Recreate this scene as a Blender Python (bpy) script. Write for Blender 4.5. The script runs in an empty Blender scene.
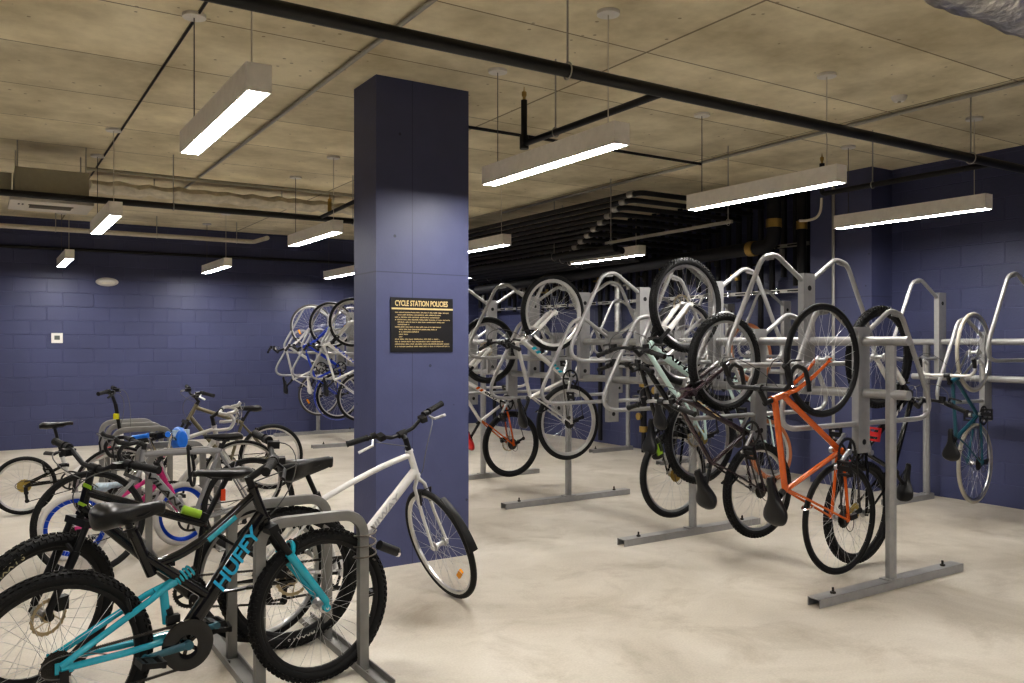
import bpy, math, random
from mathutils import Vector as V, Matrix as M
random.seed(7)
PI = math.pi
C = bpy.context.scene.collection
SC = bpy.context.scene

# ------------------------------------------------------------------ materials
MATS = {}
def principled(name):
    m = bpy.data.materials.new(name); m.use_nodes = True
    return m, m.node_tree, m.node_tree.nodes['Principled BSDF']
def mat(name, col, rough=.5, metal=0., spec=.5, coat=0., vary=.06, scale=30., bump=0.):
    if name in MATS: return MATS[name]
    m, nt, b = principled(name)
    n = nt.nodes.new('ShaderNodeTexNoise'); n.inputs['Scale'].default_value = scale; n.inputs['Detail'].default_value = 3
    tc = nt.nodes.new('ShaderNodeTexCoord'); nt.links.new(tc.outputs['Object'], n.inputs['Vector'])
    mx = nt.nodes.new('ShaderNodeMix'); mx.data_type = 'RGBA'
    lo = [max(0, c*(1-vary*2)) for c in col]; hi = [min(1, c*(1+vary)) for c in col]
    mx.inputs[6].default_value = (*lo, 1); mx.inputs[7].default_value = (*hi, 1)
    nt.links.new(n.outputs['Fac'], mx.inputs[0]); nt.links.new(mx.outputs[2], b.inputs['Base Color'])
    b.inputs['Roughness'].default_value = rough; b.inputs['Metallic'].default_value = metal
    b.inputs['Specular IOR Level'].default_value = spec; b.inputs['Coat Weight'].default_value = coat
    if bump:
        bp = nt.nodes.new('ShaderNodeBump'); bp.inputs['Strength'].default_value = bump; bp.inputs['Distance'].default_value = .01
        nt.links.new(n.outputs['Fac'], bp.inputs['Height']); nt.links.new(bp.outputs['Normal'], b.inputs['Normal'])
    MATS[name] = m; return m
def emis(name, col, strength):
    m, nt, b = principled(name)
    b.inputs['Base Color'].default_value = (.9, .9, .9, 1)
    b.inputs['Emission Color'].default_value = (*col, 1); b.inputs['Emission Strength'].default_value = strength
    MATS[name] = m; return m

RUB = mat('tyre rubber', (.010, .010, .0105), .6, spec=.28, bump=.15, scale=60)
RUBG = mat('worn grey rubber', (.055, .052, .05), .7)
RUBW = mat('white tyre rubber', (.62, .60, .57), .6)
RUBC = mat('cream tyre rubber', (.42, .39, .33), .6)
RUBT = mat('tan tyre rubber', (.42, .16, .07), .6)
BLK = mat('gloss black paint', (.007, .007, .008), .2, spec=.3, coat=.5)
BLKM = mat('matt black plastic', (.011, .011, .012), .42, spec=.35)
BLKS = mat('saddle vinyl', (.012, .012, .013), .36, spec=.4, scale=90, bump=.08)
GRIP = mat('grip rubber', (.016, .016, .016), .65, spec=.3, scale=220, bump=.5)
ALU = mat('brushed aluminium', (.55, .55, .55), .3, 1.)
STL = mat('spoke steel', (.6, .6, .6), .28, .9)
SPB = mat('dark spoke steel', (.25, .25, .25), .3, .8)
CHR = mat('chrome', (.75, .75, .76), .12, 1.)
CHN = mat('chain steel', (.07, .065, .06), .45, .8)
GLD = mat('brass cassette', (.50, .38, .12), .35, .9)
DISC = mat('rotor steel', (.5, .42, .28), .3, .9)
TEAL = mat('teal paint', (.02, .36, .47), .25, coat=.5)
TEALT = mat('bright blue lettering', (.02, .40, .66), .35)
ORG = mat('orange paint', (.56, .115, .018), .25, coat=.5)
GRYF = mat('grey frame paint', (.20, .20, .205), .32, coat=.3)
WHT = mat('white frame paint', (.70, .69, .67), .3, coat=.4)
SILV = mat('silver frame paint', (.55, .54, .52), .3, .4, coat=.3)
PLUM = mat('dark plum paint', (.035, .02, .026), .25, coat=.6)
MINT = mat('mint paint', (.55, .70, .66), .3, coat=.3)
PINK = mat('magenta paint', (.62, .03, .22), .3, coat=.4)
BLUE = mat('royal blue paint', (.01, .05, .48), .3, coat=.4)
BLUR = mat('blue anodised rim', (.01, .07, .50), .3, .5)
BLUP = mat('blue bag fabric', (.02, .20, .78), .45, vary=.2, scale=14)
BLUW = mat('pale blue and white fabric', (.55, .68, .88), .5, vary=.3, scale=40)
OLIV = mat('bronze paint', (.16, .14, .09), .35, .4)
TEAD = mat('dark teal paint', (.012, .085, .12), .3, coat=.4)
GRN = mat('lime paint', (.28, .46, .03), .35)
RED = mat('red plastic', (.55, .02, .02), .3)
REDO = mat('red orange reflector', (.75, .09, .03), .25)
AMB = mat('amber reflector', (.85, .33, .02), .25)
YEL = mat('yellow sticker', (.72, .68, .02), .4)
RACK = mat('galvanised rack paint', (.35, .348, .345), .42, .35, vary=.1, scale=18)
HOOP = mat('grey hoop paint', (.25, .245, .235), .45, .35, vary=.12, scale=14)
PIPK = mat('black steel pipe', (.014, .014, .015), .42, .2)
PIPG = mat('galvanised conduit', (.42, .41, .38), .4, .5)
PIPW = mat('cream plastic pipe', (.62, .58, .50), .5)
PIPB = mat('blackened pipe', (.016, .016, .019), .5, spec=.3)
BRS = mat('brass fitting', (.45, .31, .10), .4, .7)
FOIL = mat('wrinkled foil', (.70, .69, .68), .3, .9, vary=.25, scale=26, bump=1.)
HOUS = mat('light housing', (.88, .85, .80), .55)
CANO = mat('white enamel', (.72, .70, .66), .5)
ACW = mat('appliance white', (.68, .64, .56), .5)
ACG = mat('galvanised sheet', (.36, .34, .27), .5, .4)
LAMP = emis('lamp diffuser', (1., .965, .925), 72.)
GOLD = mat('gold print', (.66, .53, .27), .45)
SIGN = mat('black sign plate', (.012, .012, .014), .35)
INSU = mat('pipe insulation', (.66, .61, .50), .85, vary=.25, scale=12, bump=.8)
CABL = mat('cable sheath', (.10, .10, .10), .5)

def node_wall(name, axis, base, dark):
    m, nt, b = principled(name); N = nt.nodes.new; L = nt.links.new
    tc = N('ShaderNodeTexCoord'); sp = N('ShaderNodeSeparateXYZ'); cb = N('ShaderNodeCombineXYZ')
    L(tc.outputs['Object'], sp.inputs[0]); L(sp.outputs[axis], cb.inputs[0]); L(sp.outputs['Z'], cb.inputs[1])
    br = N('ShaderNodeTexBrick'); L(cb.outputs[0], br.inputs['Vector'])
    br.inputs['Scale'].default_value = 1; br.inputs['Brick Width'].default_value = .406; br.inputs['Row Height'].default_value = .2032
    br.inputs['Mortar Size'].default_value = .0045; br.inputs['Mortar Smooth'].default_value = .5
    br.inputs['Color1'].default_value = (*base, 1); br.inputs['Color2'].default_value = (*[c*1.12 for c in base], 1)
    br.inputs['Mortar'].default_value = (*[c*1.38 for c in base], 1)  # joints coloured lighter than the blocks to paint in their lit edges
    ns = N('ShaderNodeTexNoise'); ns.inputs['Scale'].default_value = 1.3; ns.inputs['Detail'].default_value = 5; L(tc.outputs['Object'], ns.inputs['Vector'])
    mx = N('ShaderNodeMix'); mx.data_type = 'RGBA'; mx.blend_type = 'MULTIPLY'; mx.inputs[0].default_value = .35
    L(br.outputs['Color'], mx.inputs[6]); L(ns.outputs['Fac'], mx.inputs[7]); L(mx.outputs[2], b.inputs['Base Color'])
    fine = N('ShaderNodeTexNoise'); fine.inputs['Scale'].default_value = 70; L(tc.outputs['Object'], fine.inputs['Vector'])
    ad = N('ShaderNodeMath'); ad.operation = 'MULTIPLY_ADD'; ad.inputs[1].default_value = -1.; L(br.outputs['Fac'], ad.inputs[0])
    fm = N('ShaderNodeMath'); fm.operation = 'MULTIPLY'; fm.inputs[1].default_value = .25; L(fine.outputs['Fac'], fm.inputs[0]); L(fm.outputs[0], ad.inputs[2])
    bp = N('ShaderNodeBump'); bp.inputs['Strength'].default_value = .9; bp.inputs['Distance'].default_value = .012
    L(ad.outputs[0], bp.inputs['Height']); L(bp.outputs['Normal'], b.inputs['Normal'])
    b.inputs['Roughness'].default_value = .42; b.inputs['Specular IOR Level'].default_value = .4
    MATS[name] = m; return m
NAVY = (.071, .080, .164)
WALLX = node_wall('navy painted block x', 'X', NAVY, 0); WALLY = node_wall('navy painted block y', 'Y', NAVY, 0)

def node_column():
    m, nt, b = principled('navy painted concrete'); N = nt.nodes.new; L = nt.links.new
    tc = N('ShaderNodeTexCoord')
    n1 = N('ShaderNodeTexNoise'); n1.inputs['Scale'].default_value = 5; n1.inputs['Detail'].default_value = 6; L(tc.outputs['Object'], n1.inputs['Vector'])
    r = N('ShaderNodeValToRGB'); r.color_ramp.elements[0].color = (*[c*.86 for c in NAVY], 1); r.color_ramp.elements[1].color = (*[c*1.12 for c in NAVY], 1)
    L(n1.outputs['Fac'], r.inputs[0])
    v = N('ShaderNodeTexVoronoi'); v.inputs['Scale'].default_value = 4.2; L(tc.outputs['Object'], v.inputs['Vector'])
    lt = N('ShaderNodeMath'); lt.operation = 'LESS_THAN'; lt.inputs[1].default_value = .045; L(v.outputs['Distance'], lt.inputs[0])
    mx = N('ShaderNodeMix'); mx.data_type = 'RGBA'; mx.inputs[7].default_value = (*[c*.45 for c in NAVY], 1)
    L(lt.outputs[0], mx.inputs[0]); L(r.outputs[0], mx.inputs[6]); L(mx.outputs[2], b.inputs['Base Color'])
    sp = N('ShaderNodeSeparateXYZ'); L(tc.outputs['Object'], sp.inputs[0])
    def near(ax, val, w):
        d = N('ShaderNodeMath'); d.operation = 'COMPARE'; L(sp.outputs[ax], d.inputs[0]); d.inputs[1].default_value = val; d.inputs[2].default_value = w; return d.outputs[0]
    a1 = N('ShaderNodeMath'); a1.operation = 'MAXIMUM'; L(near('X', 2.49, .003), a1.inputs[0]); L(near('Z', 1.98, .004), a1.inputs[1])
    m3 = N('ShaderNodeMix'); m3.data_type = 'RGBA'; m3.inputs[7].default_value = (*[c*.62 for c in NAVY], 1); L(a1.outputs[0], m3.inputs[0]); L(mx.outputs[2], m3.inputs[6]); L(m3.outputs[2], b.inputs['Base Color'])
    n2 = N('ShaderNodeTexNoise'); n2.inputs['Scale'].default_value = 40; L(tc.outputs['Object'], n2.inputs['Vector'])
    bp = N('ShaderNodeBump'); bp.inputs['Strength'].default_value = .07; bp.inputs['Distance'].default_value = .01; L(n2.outputs['Fac'], bp.inputs['Height']); L(bp.outputs['Normal'], b.inputs['Normal'])
    b.inputs['Roughness'].default_value = .45
    return m
COLM = node_column()

def node_floor():
    m, nt, b = principled('stained concrete floor'); N = nt.nodes.new; L = nt.links.new
    tc = N('ShaderNodeTexCoord')
    def noise(s, d, w=0., rough=.5):
        n = N('ShaderNodeTexNoise'); n.inputs['Scale'].default_value = s; n.inputs['Detail'].default_value = d; n.inputs['Distortion'].default_value = w
        n.inputs['Roughness'].default_value = rough
        L(tc.outputs['Object'], n.inputs['Vector']); return n
    a = noise(.9, 8, .8, .6); r = N('ShaderNodeValToRGB'); e = r.color_ramp.elements
    e[0].position = .32; e[0].color = (.39, .35, .287, 1); e[1].position = .66; e[1].color = (.555, .515, .445, 1)
    L(a.outputs['Fac'], r.inputs[0])
    s = noise(2.0, 10, .5, .68); r2 = N('ShaderNodeValToRGB'); r2.color_ramp.elements[0].position = .28; r2.color_ramp.elements[0].color = (.62, .58, .52, 1)
    r2.color_ramp.elements[1].position = .50; r2.color_ramp.elements[1].color = (1, 1, 1, 1); L(s.outputs['Fac'], r2.inputs[0])
    mx = N('ShaderNodeMix'); mx.data_type = 'RGBA'; mx.blend_type = 'MULTIPLY'; mx.inputs[0].default_value = .8
    L(r.outputs[0], mx.inputs[6]); L(r2.outputs[0], mx.inputs[7])
    g = noise(90, 3); mx2 = N('ShaderNodeMix'); mx2.data_type = 'RGBA'; mx2.blend_type = 'OVERLAY'; mx2.inputs[0].default_value = .18
    L(mx.outputs[2], mx2.inputs[6]); L(g.outputs['Fac'], mx2.inputs[7]); L(mx2.outputs[2], b.inputs['Base Color'])
    rr = N('ShaderNodeMapRange'); rr.inputs[3].default_value = .34; rr.inputs[4].default_value = .6; L(s.outputs['Fac'], rr.inputs[0]); L(rr.outputs[0], b.inputs['Roughness'])
    bp = N('ShaderNodeBump'); bp.inputs['Strength'].default_value = .12; bp.inputs['Distance'].default_value = .01; L(s.outputs['Fac'], bp.inputs['Height']); L(bp.outputs['Normal'], b.inputs['Normal'])
    return m
def node_ceiling():
    m, nt, b = principled('board formed concrete ceiling'); N = nt.nodes.new; L = nt.links.new
    tc = N('ShaderNodeTexCoord'); sp = N('ShaderNodeSeparateXYZ'); L(tc.outputs['Object'], sp.inputs[0])
    def mth(op, a, bb=None):
        n = N('ShaderNodeMath'); n.operation = op
        for i, q in enumerate((a, bb)):
            if q is None: continue
            if isinstance(q, (int, float)): n.inputs[i].default_value = q
            else: L(q, n.inputs[i])
        return n.outputs[0]
    def seam(axis, off, per, w):
        f = mth('FRACT', mth('DIVIDE', mth('SUBTRACT', sp.outputs[axis], off - per*50), per))
        d = mth('ABSOLUTE', mth('SUBTRACT', f, .5)); return mth('GREATER_THAN', d, .5 - w/per)
    k = mth('MAXIMUM', seam('X', 1.0, 2.46, .009), seam('Y', 2.97, .93, .006))
    n1 = N('ShaderNodeTexNoise'); n1.inputs['Scale'].default_value = 1.6; n1.inputs['Detail'].default_value = 9; n1.inputs['Roughness'].default_value = .62; L(tc.outputs['Object'], n1.inputs['Vector'])
    r = N('ShaderNodeValToRGB'); e = r.color_ramp.elements; e[0].position = .3; e[0].color = (.50, .435, .29, 1); e[1].position = .66; e[1].color = (.86, .785, .59, 1)
    L(n1.outputs['Fac'], r.inputs[0])
    # each panel its own tone
    fx = mth('FLOOR', mth('DIVIDE', mth('SUBTRACT', sp.outputs['X'], 1.0), 2.46)); fy = mth('FLOOR', mth('DIVIDE', mth('SUBTRACT', sp.outputs['Y'], 2.97), .93))
    cb = N('ShaderNodeCombineXYZ'); L(fx, cb.inputs[0]); L(fy, cb.inputs[1]); wn = N('ShaderNodeTexWhiteNoise'); L(cb.outputs[0], wn.inputs['Vector'])
    mr = N('ShaderNodeMapRange'); mr.inputs[3].default_value = .86; mr.inputs[4].default_value = 1.08; L(wn.outputs['Value'], mr.inputs[0])
    m1 = N('ShaderNodeMix'); m1.data_type = 'RGBA'; m1.blend_type = 'MULTIPLY'; m1.inputs[0].default_value = 1
    L(r.outputs[0], m1.inputs[6]); L(mr.outputs[0], m1.inputs[7])
    v = N('ShaderNodeTexVoronoi'); v.inputs['Scale'].default_value = 9; L(tc.outputs['Object'], v.inputs['Vector'])
    pit = mth('LESS_THAN', v.outputs['Distance'], .10)
    n3 = N('ShaderNodeTexNoise'); n3.inputs['Scale'].default_value = 2.2; L(tc.outputs['Object'], n3.inputs['Vector'])
    pit = mth('MULTIPLY', pit, mth('GREATER_THAN', n3.outputs['Fac'], .5)); pit = mth('MULTIPLY', pit, .55)
    m2 = N('ShaderNodeMix'); m2.data_type = 'RGBA'; m2.inputs[7].default_value = (.12, .09, .05, 1); L(mth('MAXIMUM', mth('MULTIPLY', k, .75), pit), m2.inputs[0]); L(m1.outputs[2], m2.inputs[6])
    L(m2.outputs[2], b.inputs['Base Color']); b.inputs['Roughness'].default_value = .8
    bp = N('ShaderNodeBump'); bp.inputs['Strength'].default_value = .3; bp.inputs['Distance'].default_value = .01; L(n1.outputs['Fac'], bp.inputs['Height']); L(bp.outputs['Normal'], b.inputs['Normal'])
    return m
FLOORM = node_floor(); CEILM = node_ceiling()

# ------------------------------------------------------------------ mesh building
class MB:
    def __init__(s): s.v = []; s.f = []
    def add(s, vs, fs):
        o = len(s.v); s.v += [tuple(p) for p in vs]; s.f += [tuple(i+o for i in f) for f in fs]; return s
    def box(s, c, d, rot=None):
        c = V(c); h = V(d)/2
        vs = [V((x*h.x, y*h.y, z*h.z)) for x in (-1, 1) for y in (-1, 1) for z in (-1, 1)]
        if rot is not None: vs = [rot @ p for p in vs]
        return s.add([p+c for p in vs], [(0, 1, 3, 2), (4, 6, 7, 5), (0, 4, 5, 1), (2, 3, 7, 6), (0, 2, 6, 4), (1, 5, 7, 3)])
    def tube(s, pts, r, n=8, ry=None, closed=False, n0=(0, 1, 0), sq=False, cap=True):
        P = [V(p) for p in pts]; k = len(P)
        rs = r if isinstance(r, (list, tuple)) else [r]*k
        rys = (ry if isinstance(ry, (list, tuple)) else [ry]*k) if ry is not None else rs
        T = []
        for i in range(k):
            a = P[i-1] if (i > 0 or closed) else P[i]; b = P[(i+1) % k] if (i < k-1 or closed) else P[i]
            T.append((b-a).normalized())
        nn = V(n0)
        if abs(nn.dot(T[0])) > .95: nn = V((0, 0, 1)) if abs(T[0].z) < .9 else V((1, 0, 0))
        vs = []
        for i in range(k):
            nn = (nn - T[i]*nn.dot(T[i])).normalized(); bb = T[i].cross(nn)
            st = 1.
            for j in range(n):
                a = 2*PI*(j+.5)/n; ca, sa = math.cos(a), math.sin(a)
                if sq: q = (abs(ca)**6+abs(sa)**6)**(-1/6); ca *= q; sa *= q
                vs.append(P[i] + nn*(rys[i]*ca) + bb*(rs[i]*sa))
        fs = []
        for i in range(k if closed else k-1):
            for j in range(n):
                fs.append((i*n+j, i*n+(j+1) % n, ((i+1) % k)*n+(j+1) % n, ((i+1) % k)*n+j))
        if cap and not closed: fs += [tuple(range(n-1, -1, -1)), tuple((k-1)*n+j for j in range(n))]
        return s.add(vs, fs)
    def lathe(s, prof, n=32, axis='Y', c=(0, 0, 0), closed=False):
        # prof: (radius, offset along the axis)
        c = V(c); vs = []; k = len(prof)
        for i in range(n):
            a = 2*PI*i/n; ca, sa = math.cos(a), math.sin(a)
            for r, h in prof:
                vs.append(c + (V((r*ca, h, r*sa)) if axis == 'Y' else V((r*ca, r*sa, h)) if axis == 'Z' else V((h, r*ca, r*sa))))
        fs = []
        for i in range(n):
            for j in range(k if closed else k-1):
                a, b = i*k+j, i*k+(j+1) % k; c2, d = ((i+1) % n)*k+(j+1) % k, ((i+1) % n)*k+j
                fs.append((a, b, c2, d))
        return s.add(vs, fs)
    def disc(s, c, r, h, axis='Y', n=20):
        return s.lathe([(1e-4, -h/2), (r, -h/2), (r, h/2), (1e-4, h/2)], n, axis, c)
    def build(s, name, m, parent=None, smooth=True, angle=40, label=None):
        me = s.mesh(name, m, smooth, angle); return link(name, me, parent, label)
    def mesh(s, name, m, smooth=True, angle=40):
        me = bpy.data.meshes.new(name); me.from_pydata(s.v, [], s.f); me.validate(); me.update()
        if smooth:
            me.polygons.foreach_set('use_smooth', [True]*len(me.polygons)); me.set_sharp_from_angle(angle=math.radians(angle))
        me.materials.append(m); return me
def link(name, me, parent=None, label=None):
    o = bpy.data.objects.new(name, me); C.objects.link(o)
    if parent is not None: o.parent = parent
    if label: o['label'] = label
    return o
def tag(o, label, cat, group=None):
    o['label'] = label; o['category'] = cat
    if group: o['group'] = group
    return o
def thing(name, label, cat, group=None, loc=(0, 0, 0)):
    o = bpy.data.objects.new(name, None); o.empty_display_size = .1; C.objects.link(o); o.location = loc
    return tag(o, label, cat, group)
def struct(o): o['kind'] = 'structure'; return o
def fillet(pts, r, n=5):
    P = [V(p) for p in pts]; out = [P[0]]
    for i in range(1, len(P)-1):
        a = (P[i-1]-P[i]); b = (P[i+1]-P[i]); la, lb = a.length, b.length; a.normalize(); b.normalize()
        ang = a.angle(b); d = min(r/math.tan(ang/2), la*.48, lb*.48)
        p, q = P[i]+a*d, P[i]+b*d
        for k in range(n+1):
            t = k/n; out.append(p*(1-t)**2 + P[i]*2*t*(1-t) + q*t*t)
    out.append(P[-1]); return out
def bez(pts, n=14):
    P = [V(p) for p in pts]; out = []
    for k in range(n+1):
        t = k/n; Q = P[:]
        while len(Q) > 1: Q = [Q[i]*(1-t)+Q[i+1]*t for i in range(len(Q)-1)]
        out.append(Q[0])
    return out
def text_mesh(s, size, name, m, ext=.001, shear=0., bold=0.):
    cu = bpy.data.curves.new(name, 'FONT'); cu.body = s; cu.size = size; cu.extrude = ext; cu.align_x = 'CENTER'; cu.align_y = 'CENTER'
    cu.shear = shear; cu.offset = bold; cu.resolution_u = 3
    o = bpy.data.objects.new(name, cu); C.objects.link(o); bpy.context.view_layer.update()
    me = bpy.data.meshes.new_from_object(o.evaluated_get(bpy.context.evaluated_depsgraph_get()))
    bpy.data.objects.remove(o); bpy.data.curves.remove(cu); me.name = name; me.materials.clear(); me.materials.append(m); return me
def xz(p, y=0.): return V((p[0], y, p[1]))

# ------------------------------------------------------------------ wheels
CACHE = {}
def cached(key, fn):
    if key not in CACHE: CACHE[key] = fn()
    return CACHE[key]
def rim_mesh(R, tr, m, wide):
    def f():
        ro = R-2*tr+.007; w = min(tr*.75, .013)*(1.3 if wide else 1); h = .028 if wide else .017
        return MB().lathe([(ro, -w), (ro-.004, -w), (ro-h, -w*.45), (ro-h, w*.45), (ro-.004, w), (ro, w)], 44, closed=True).mesh('rim', m, angle=50)
    return cached(('rim', R, tr, m.name, wide), f)
def tire_mesh(R, tr, m, knob):
    def f():
        b = MB(); rc = R-tr; k = 12
        prof = [(rc+tr*math.cos(2*PI*j/k)*(1 if math.cos(2*PI*j/k) > 0 else .85), tr*math.sin(2*PI*j/k)) for j in range(k)]
        b.lathe(prof, 56, closed=True)
        if knob:
            n = knob
            for i in range(n):
                a = 2*PI*i/n
                for j, (off, lat) in enumerate(((0, 0), (.5, -.62), (.5, .62), (0, -1.1), (0, 1.1))):
                    aa = a+off*2*PI/n; ph = lat
                    q = V((math.cos(aa), 0, math.sin(aa)))
                    nrm = (q*math.cos(ph)+V((0, math.sin(ph), 0))).normalized(); tg = V((-math.sin(aa), 0, math.cos(aa))); bn = tg.cross(nrm)
                    c = q*rc+nrm*(tr+.0012); rot = M((tg, bn, nrm)).transposed()
                    b.box(c, (2*PI*R/n*.52, tr*.42, .007), rot)
        return b.mesh('tyre', m, angle=35)
    return cached(('tire', R, tr, m.name, knob), f)
def spoke_mesh(R, tr, m, n, thick):
    def f():
        b = MB(); ro = R-2*tr-.006
        for i in range(n):
            s = 1 if i % 2 else -1; a = 2*PI*i/n; k = 1 if (i//2) % 2 else -1
            ha = a+k*1.15; fr = .024
            b.tube([(fr*math.cos(ha), s*.031, fr*math.sin(ha)), (ro*math.cos(a), s*.003, ro*math.sin(a))], thick, 3, cap=False)
        return b.mesh('spokes', m, smooth=True, angle=180)
    return cached(('spk', R, tr, m.name, n, thick), f)
def hub_mesh(m):
    return cached(('hub', m.name), lambda: MB().lathe([(.001, -.062), (.007, -.062), (.007, -.04), (.027, -.036), (.027, -.03), (.014, -.024), (.012, 0), (.014, .024), (.027, .03), (.027, .036), (.007, .04), (.007, .062), (.001, .062)], 16).mesh('hub', m))
def rotor_mesh(m, r=.08):
    def f():
        b = MB(); b.lathe([(r, -.001), (r, .001), (r-.014, .001), (r-.014, -.001)], 32, closed=True)
        b.lathe([(.026, -.001), (.026, .001), (.018, .001), (.018, -.001)], 16, closed=True)
        for i in range(6):
            a = i*PI/3; b.tube([(.022*math.cos(a), 0, .022*math.sin(a)), ((r-.012)*math.cos(a+.5), 0, (r-.012)*math.sin(a+.5))], .0035, 4, ry=.001)
        for i in range(20):
            a = i*PI/10; rot = M.Rotation(-a, 3, 'Y'); b.box((r*math.cos(a), 0, r*math.sin(a)), (.006, .002, .010), rot)
        return b.mesh('brake rotor', m)
    return cached(('rot', r, m.name), f)
def cassette_mesh(m):
    def f():
        b = MB()
        for i in range(6):
            r = .056-.0065*i; y = -.026-.0042*i; b.lathe([(r, y), (r, y-.0018), (.012, y-.0018), (.012, y)], 26, closed=True)
            for k in range(16):
                a = 2*PI*k/16; b.box((r*math.cos(a), y-.0009, r*math.sin(a)), (.006, .0016, .006), M.Rotation(-a, 3, 'Y'))
        return b.mesh('cassette', m, smooth=False)
    return cached(('cas', m.name), f)
def wheel(name, root, mtx, S, front):
    R, tr = S['R'], S['tr']
    w = link(name, rim_mesh(R, tr, S['rim'], S['deep']), root); w.matrix_local = mtx
    link('tyre', tire_mesh(R, tr, S['tire'], S['knob']), w)
    link('spokes', spoke_mesh(R, tr, S['spoke'], S['nsp'], S['spt']), w)
    link('hub', hub_mesh(S['hubm']), w)
    if S['disc']:
        o = link('brake_rotor', rotor_mesh(S['rotor']), w); o.location = (0, .048, 0)
    if not front and S['det'] > 0: link('cassette', cassette_mesh(S['cass']), w)
    if S['refl']:
        a = S['refl_a'][0 if front else 1]; r = R*.62
        o = link('reflector', cached(('refl', S['refl'].name), lambda: MB().box((0, 0, 0), (.028, .012, .075)).mesh('reflector', S['refl'], smooth=False)), w)
        o.location = (r*math.cos(a), 0, r*math.sin(a)); o.rotation_euler = (0, -a, 0)
    return w

def tyre_text(w, word, R, tr, a0, a1, side, size, m):
    for i, ch in enumerate(word):
        a = a0+(a1-a0)*i/(len(word)-1)
        if side > 0: d = V((-math.sin(a), 0, math.cos(a)))
        else: d = V((math.sin(a), 0, -math.cos(a)))
        up = V((math.cos(a), 0, math.sin(a))); nm = d.cross(up)
        o = link('tyre_letter', text_mesh(ch, size, 'tyre_letter', m, .0006, 0, size*.02), w)
        o.matrix_local = M.Translation(up*(R-tr*1.25)+V((0, side*(tr*.93), 0))) @ M((d, up, nm)).transposed().to_4x4()

# ------------------------------------------------------------------ bicycle parts
def saddle_mesh(m, L=.27, w=.075, th=.045, plush=0.):
    def f():
        b = MB(); n = 20; secs = 24; vs = []
        for i in range(secs):
            t = .5-.5*math.cos(PI*i/(secs-1)); x = L*.55 - L*t            # nose to tail
            hw = .020+(w-.020)*(1/(1+math.exp(-11*(t-.58))))
            if t < .08: hw *= .45+.55*math.sqrt(1-((.08-t)/.08)**2)
            if t > .72: hw *= .12+.88*math.sqrt(max(0, 1-((t-.72)/.28)**2.4))
            top = .014*(t-.45)**2*2+plush*math.exp(-((t-.75)/.2)**2)-(.006 if t < .06 else 0)
            if t > .84: top -= .026*((t-.84)/.16)**2
            crown = .012+.16*hw; d = th*(.42+.58*min(1, t*1.25))*(1 if t < .8 else .3+.7*math.sqrt(max(0, 1-((t-.8)/.2)**2)))
            for j in range(n):
                a = 2*PI*j/n; ca, sa = math.cos(a), math.sin(a)
                if sa >= 0: z = top-crown*(1-sa)
                else: z = top-crown+sa*d*(.35+.65*abs(sa))*(1-.3*abs(ca))
                vs.append((x, hw*(abs(ca)**.8)*(1 if ca >= 0 else -1), z-.002))
        fs = []
        for i in range(secs-1):
            for j in range(n): fs.append((i*n+j, i*n+(j+1) % n, (i+1)*n+(j+1) % n, (i+1)*n+j))
        fs += [tuple(range(n)), tuple((secs-1)*n+j for j in range(n-1, -1, -1))]
        return b.add(vs, fs).mesh('saddle', m, angle=60)
    return cached(('sad', m.name, L, w, th, plush), f)
def rails_mesh():
    def f():
        b = MB()
        for s in (-1, 1): b.tube(fillet([(.11, s*.012, -.022), (.06, s*.021, -.046), (-.05, s*.021, -.046), (-.10, s*.035, -.026)], .03, 3), .0035, 6)
        b.box((0, 0, -.05), (.04, .05, .016)); return b.mesh('rails', BLKM)
    return cached('rails', f)

DEF = dict(R=.34, tr=.026, knob=0, tire=RUB, rim=BLKM, spoke=STL, nsp=32, spt=.0011, hubm=ALU, disc=False, rotor=DISC, refl=None, refl_a=(2.6, .5), deep=False,
    frame=BLK, frame2=None, fork=None, forktype='rigid', lower=None, det=2, cass=CHN,
    HT=None, HB=None, ST=None, BB=(.42, .285), SAD=None, BAR=None, style='diamond', tt=.017, dt=.022, st=.016, dty=None,
    bar='flat', barw=.6, barm=BLKM, gripm=GRIP, stemm=BLKM, lever=BLKM, rise=.03, steer=0., crank=.6, ring=.085, ringm=BLKM, armm=ALU, pedm=BLKM,
    sadm=BLKS, sad=dict(), postm=BLKM, brakes='v', text=(), mud=False, cables=True)

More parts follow.
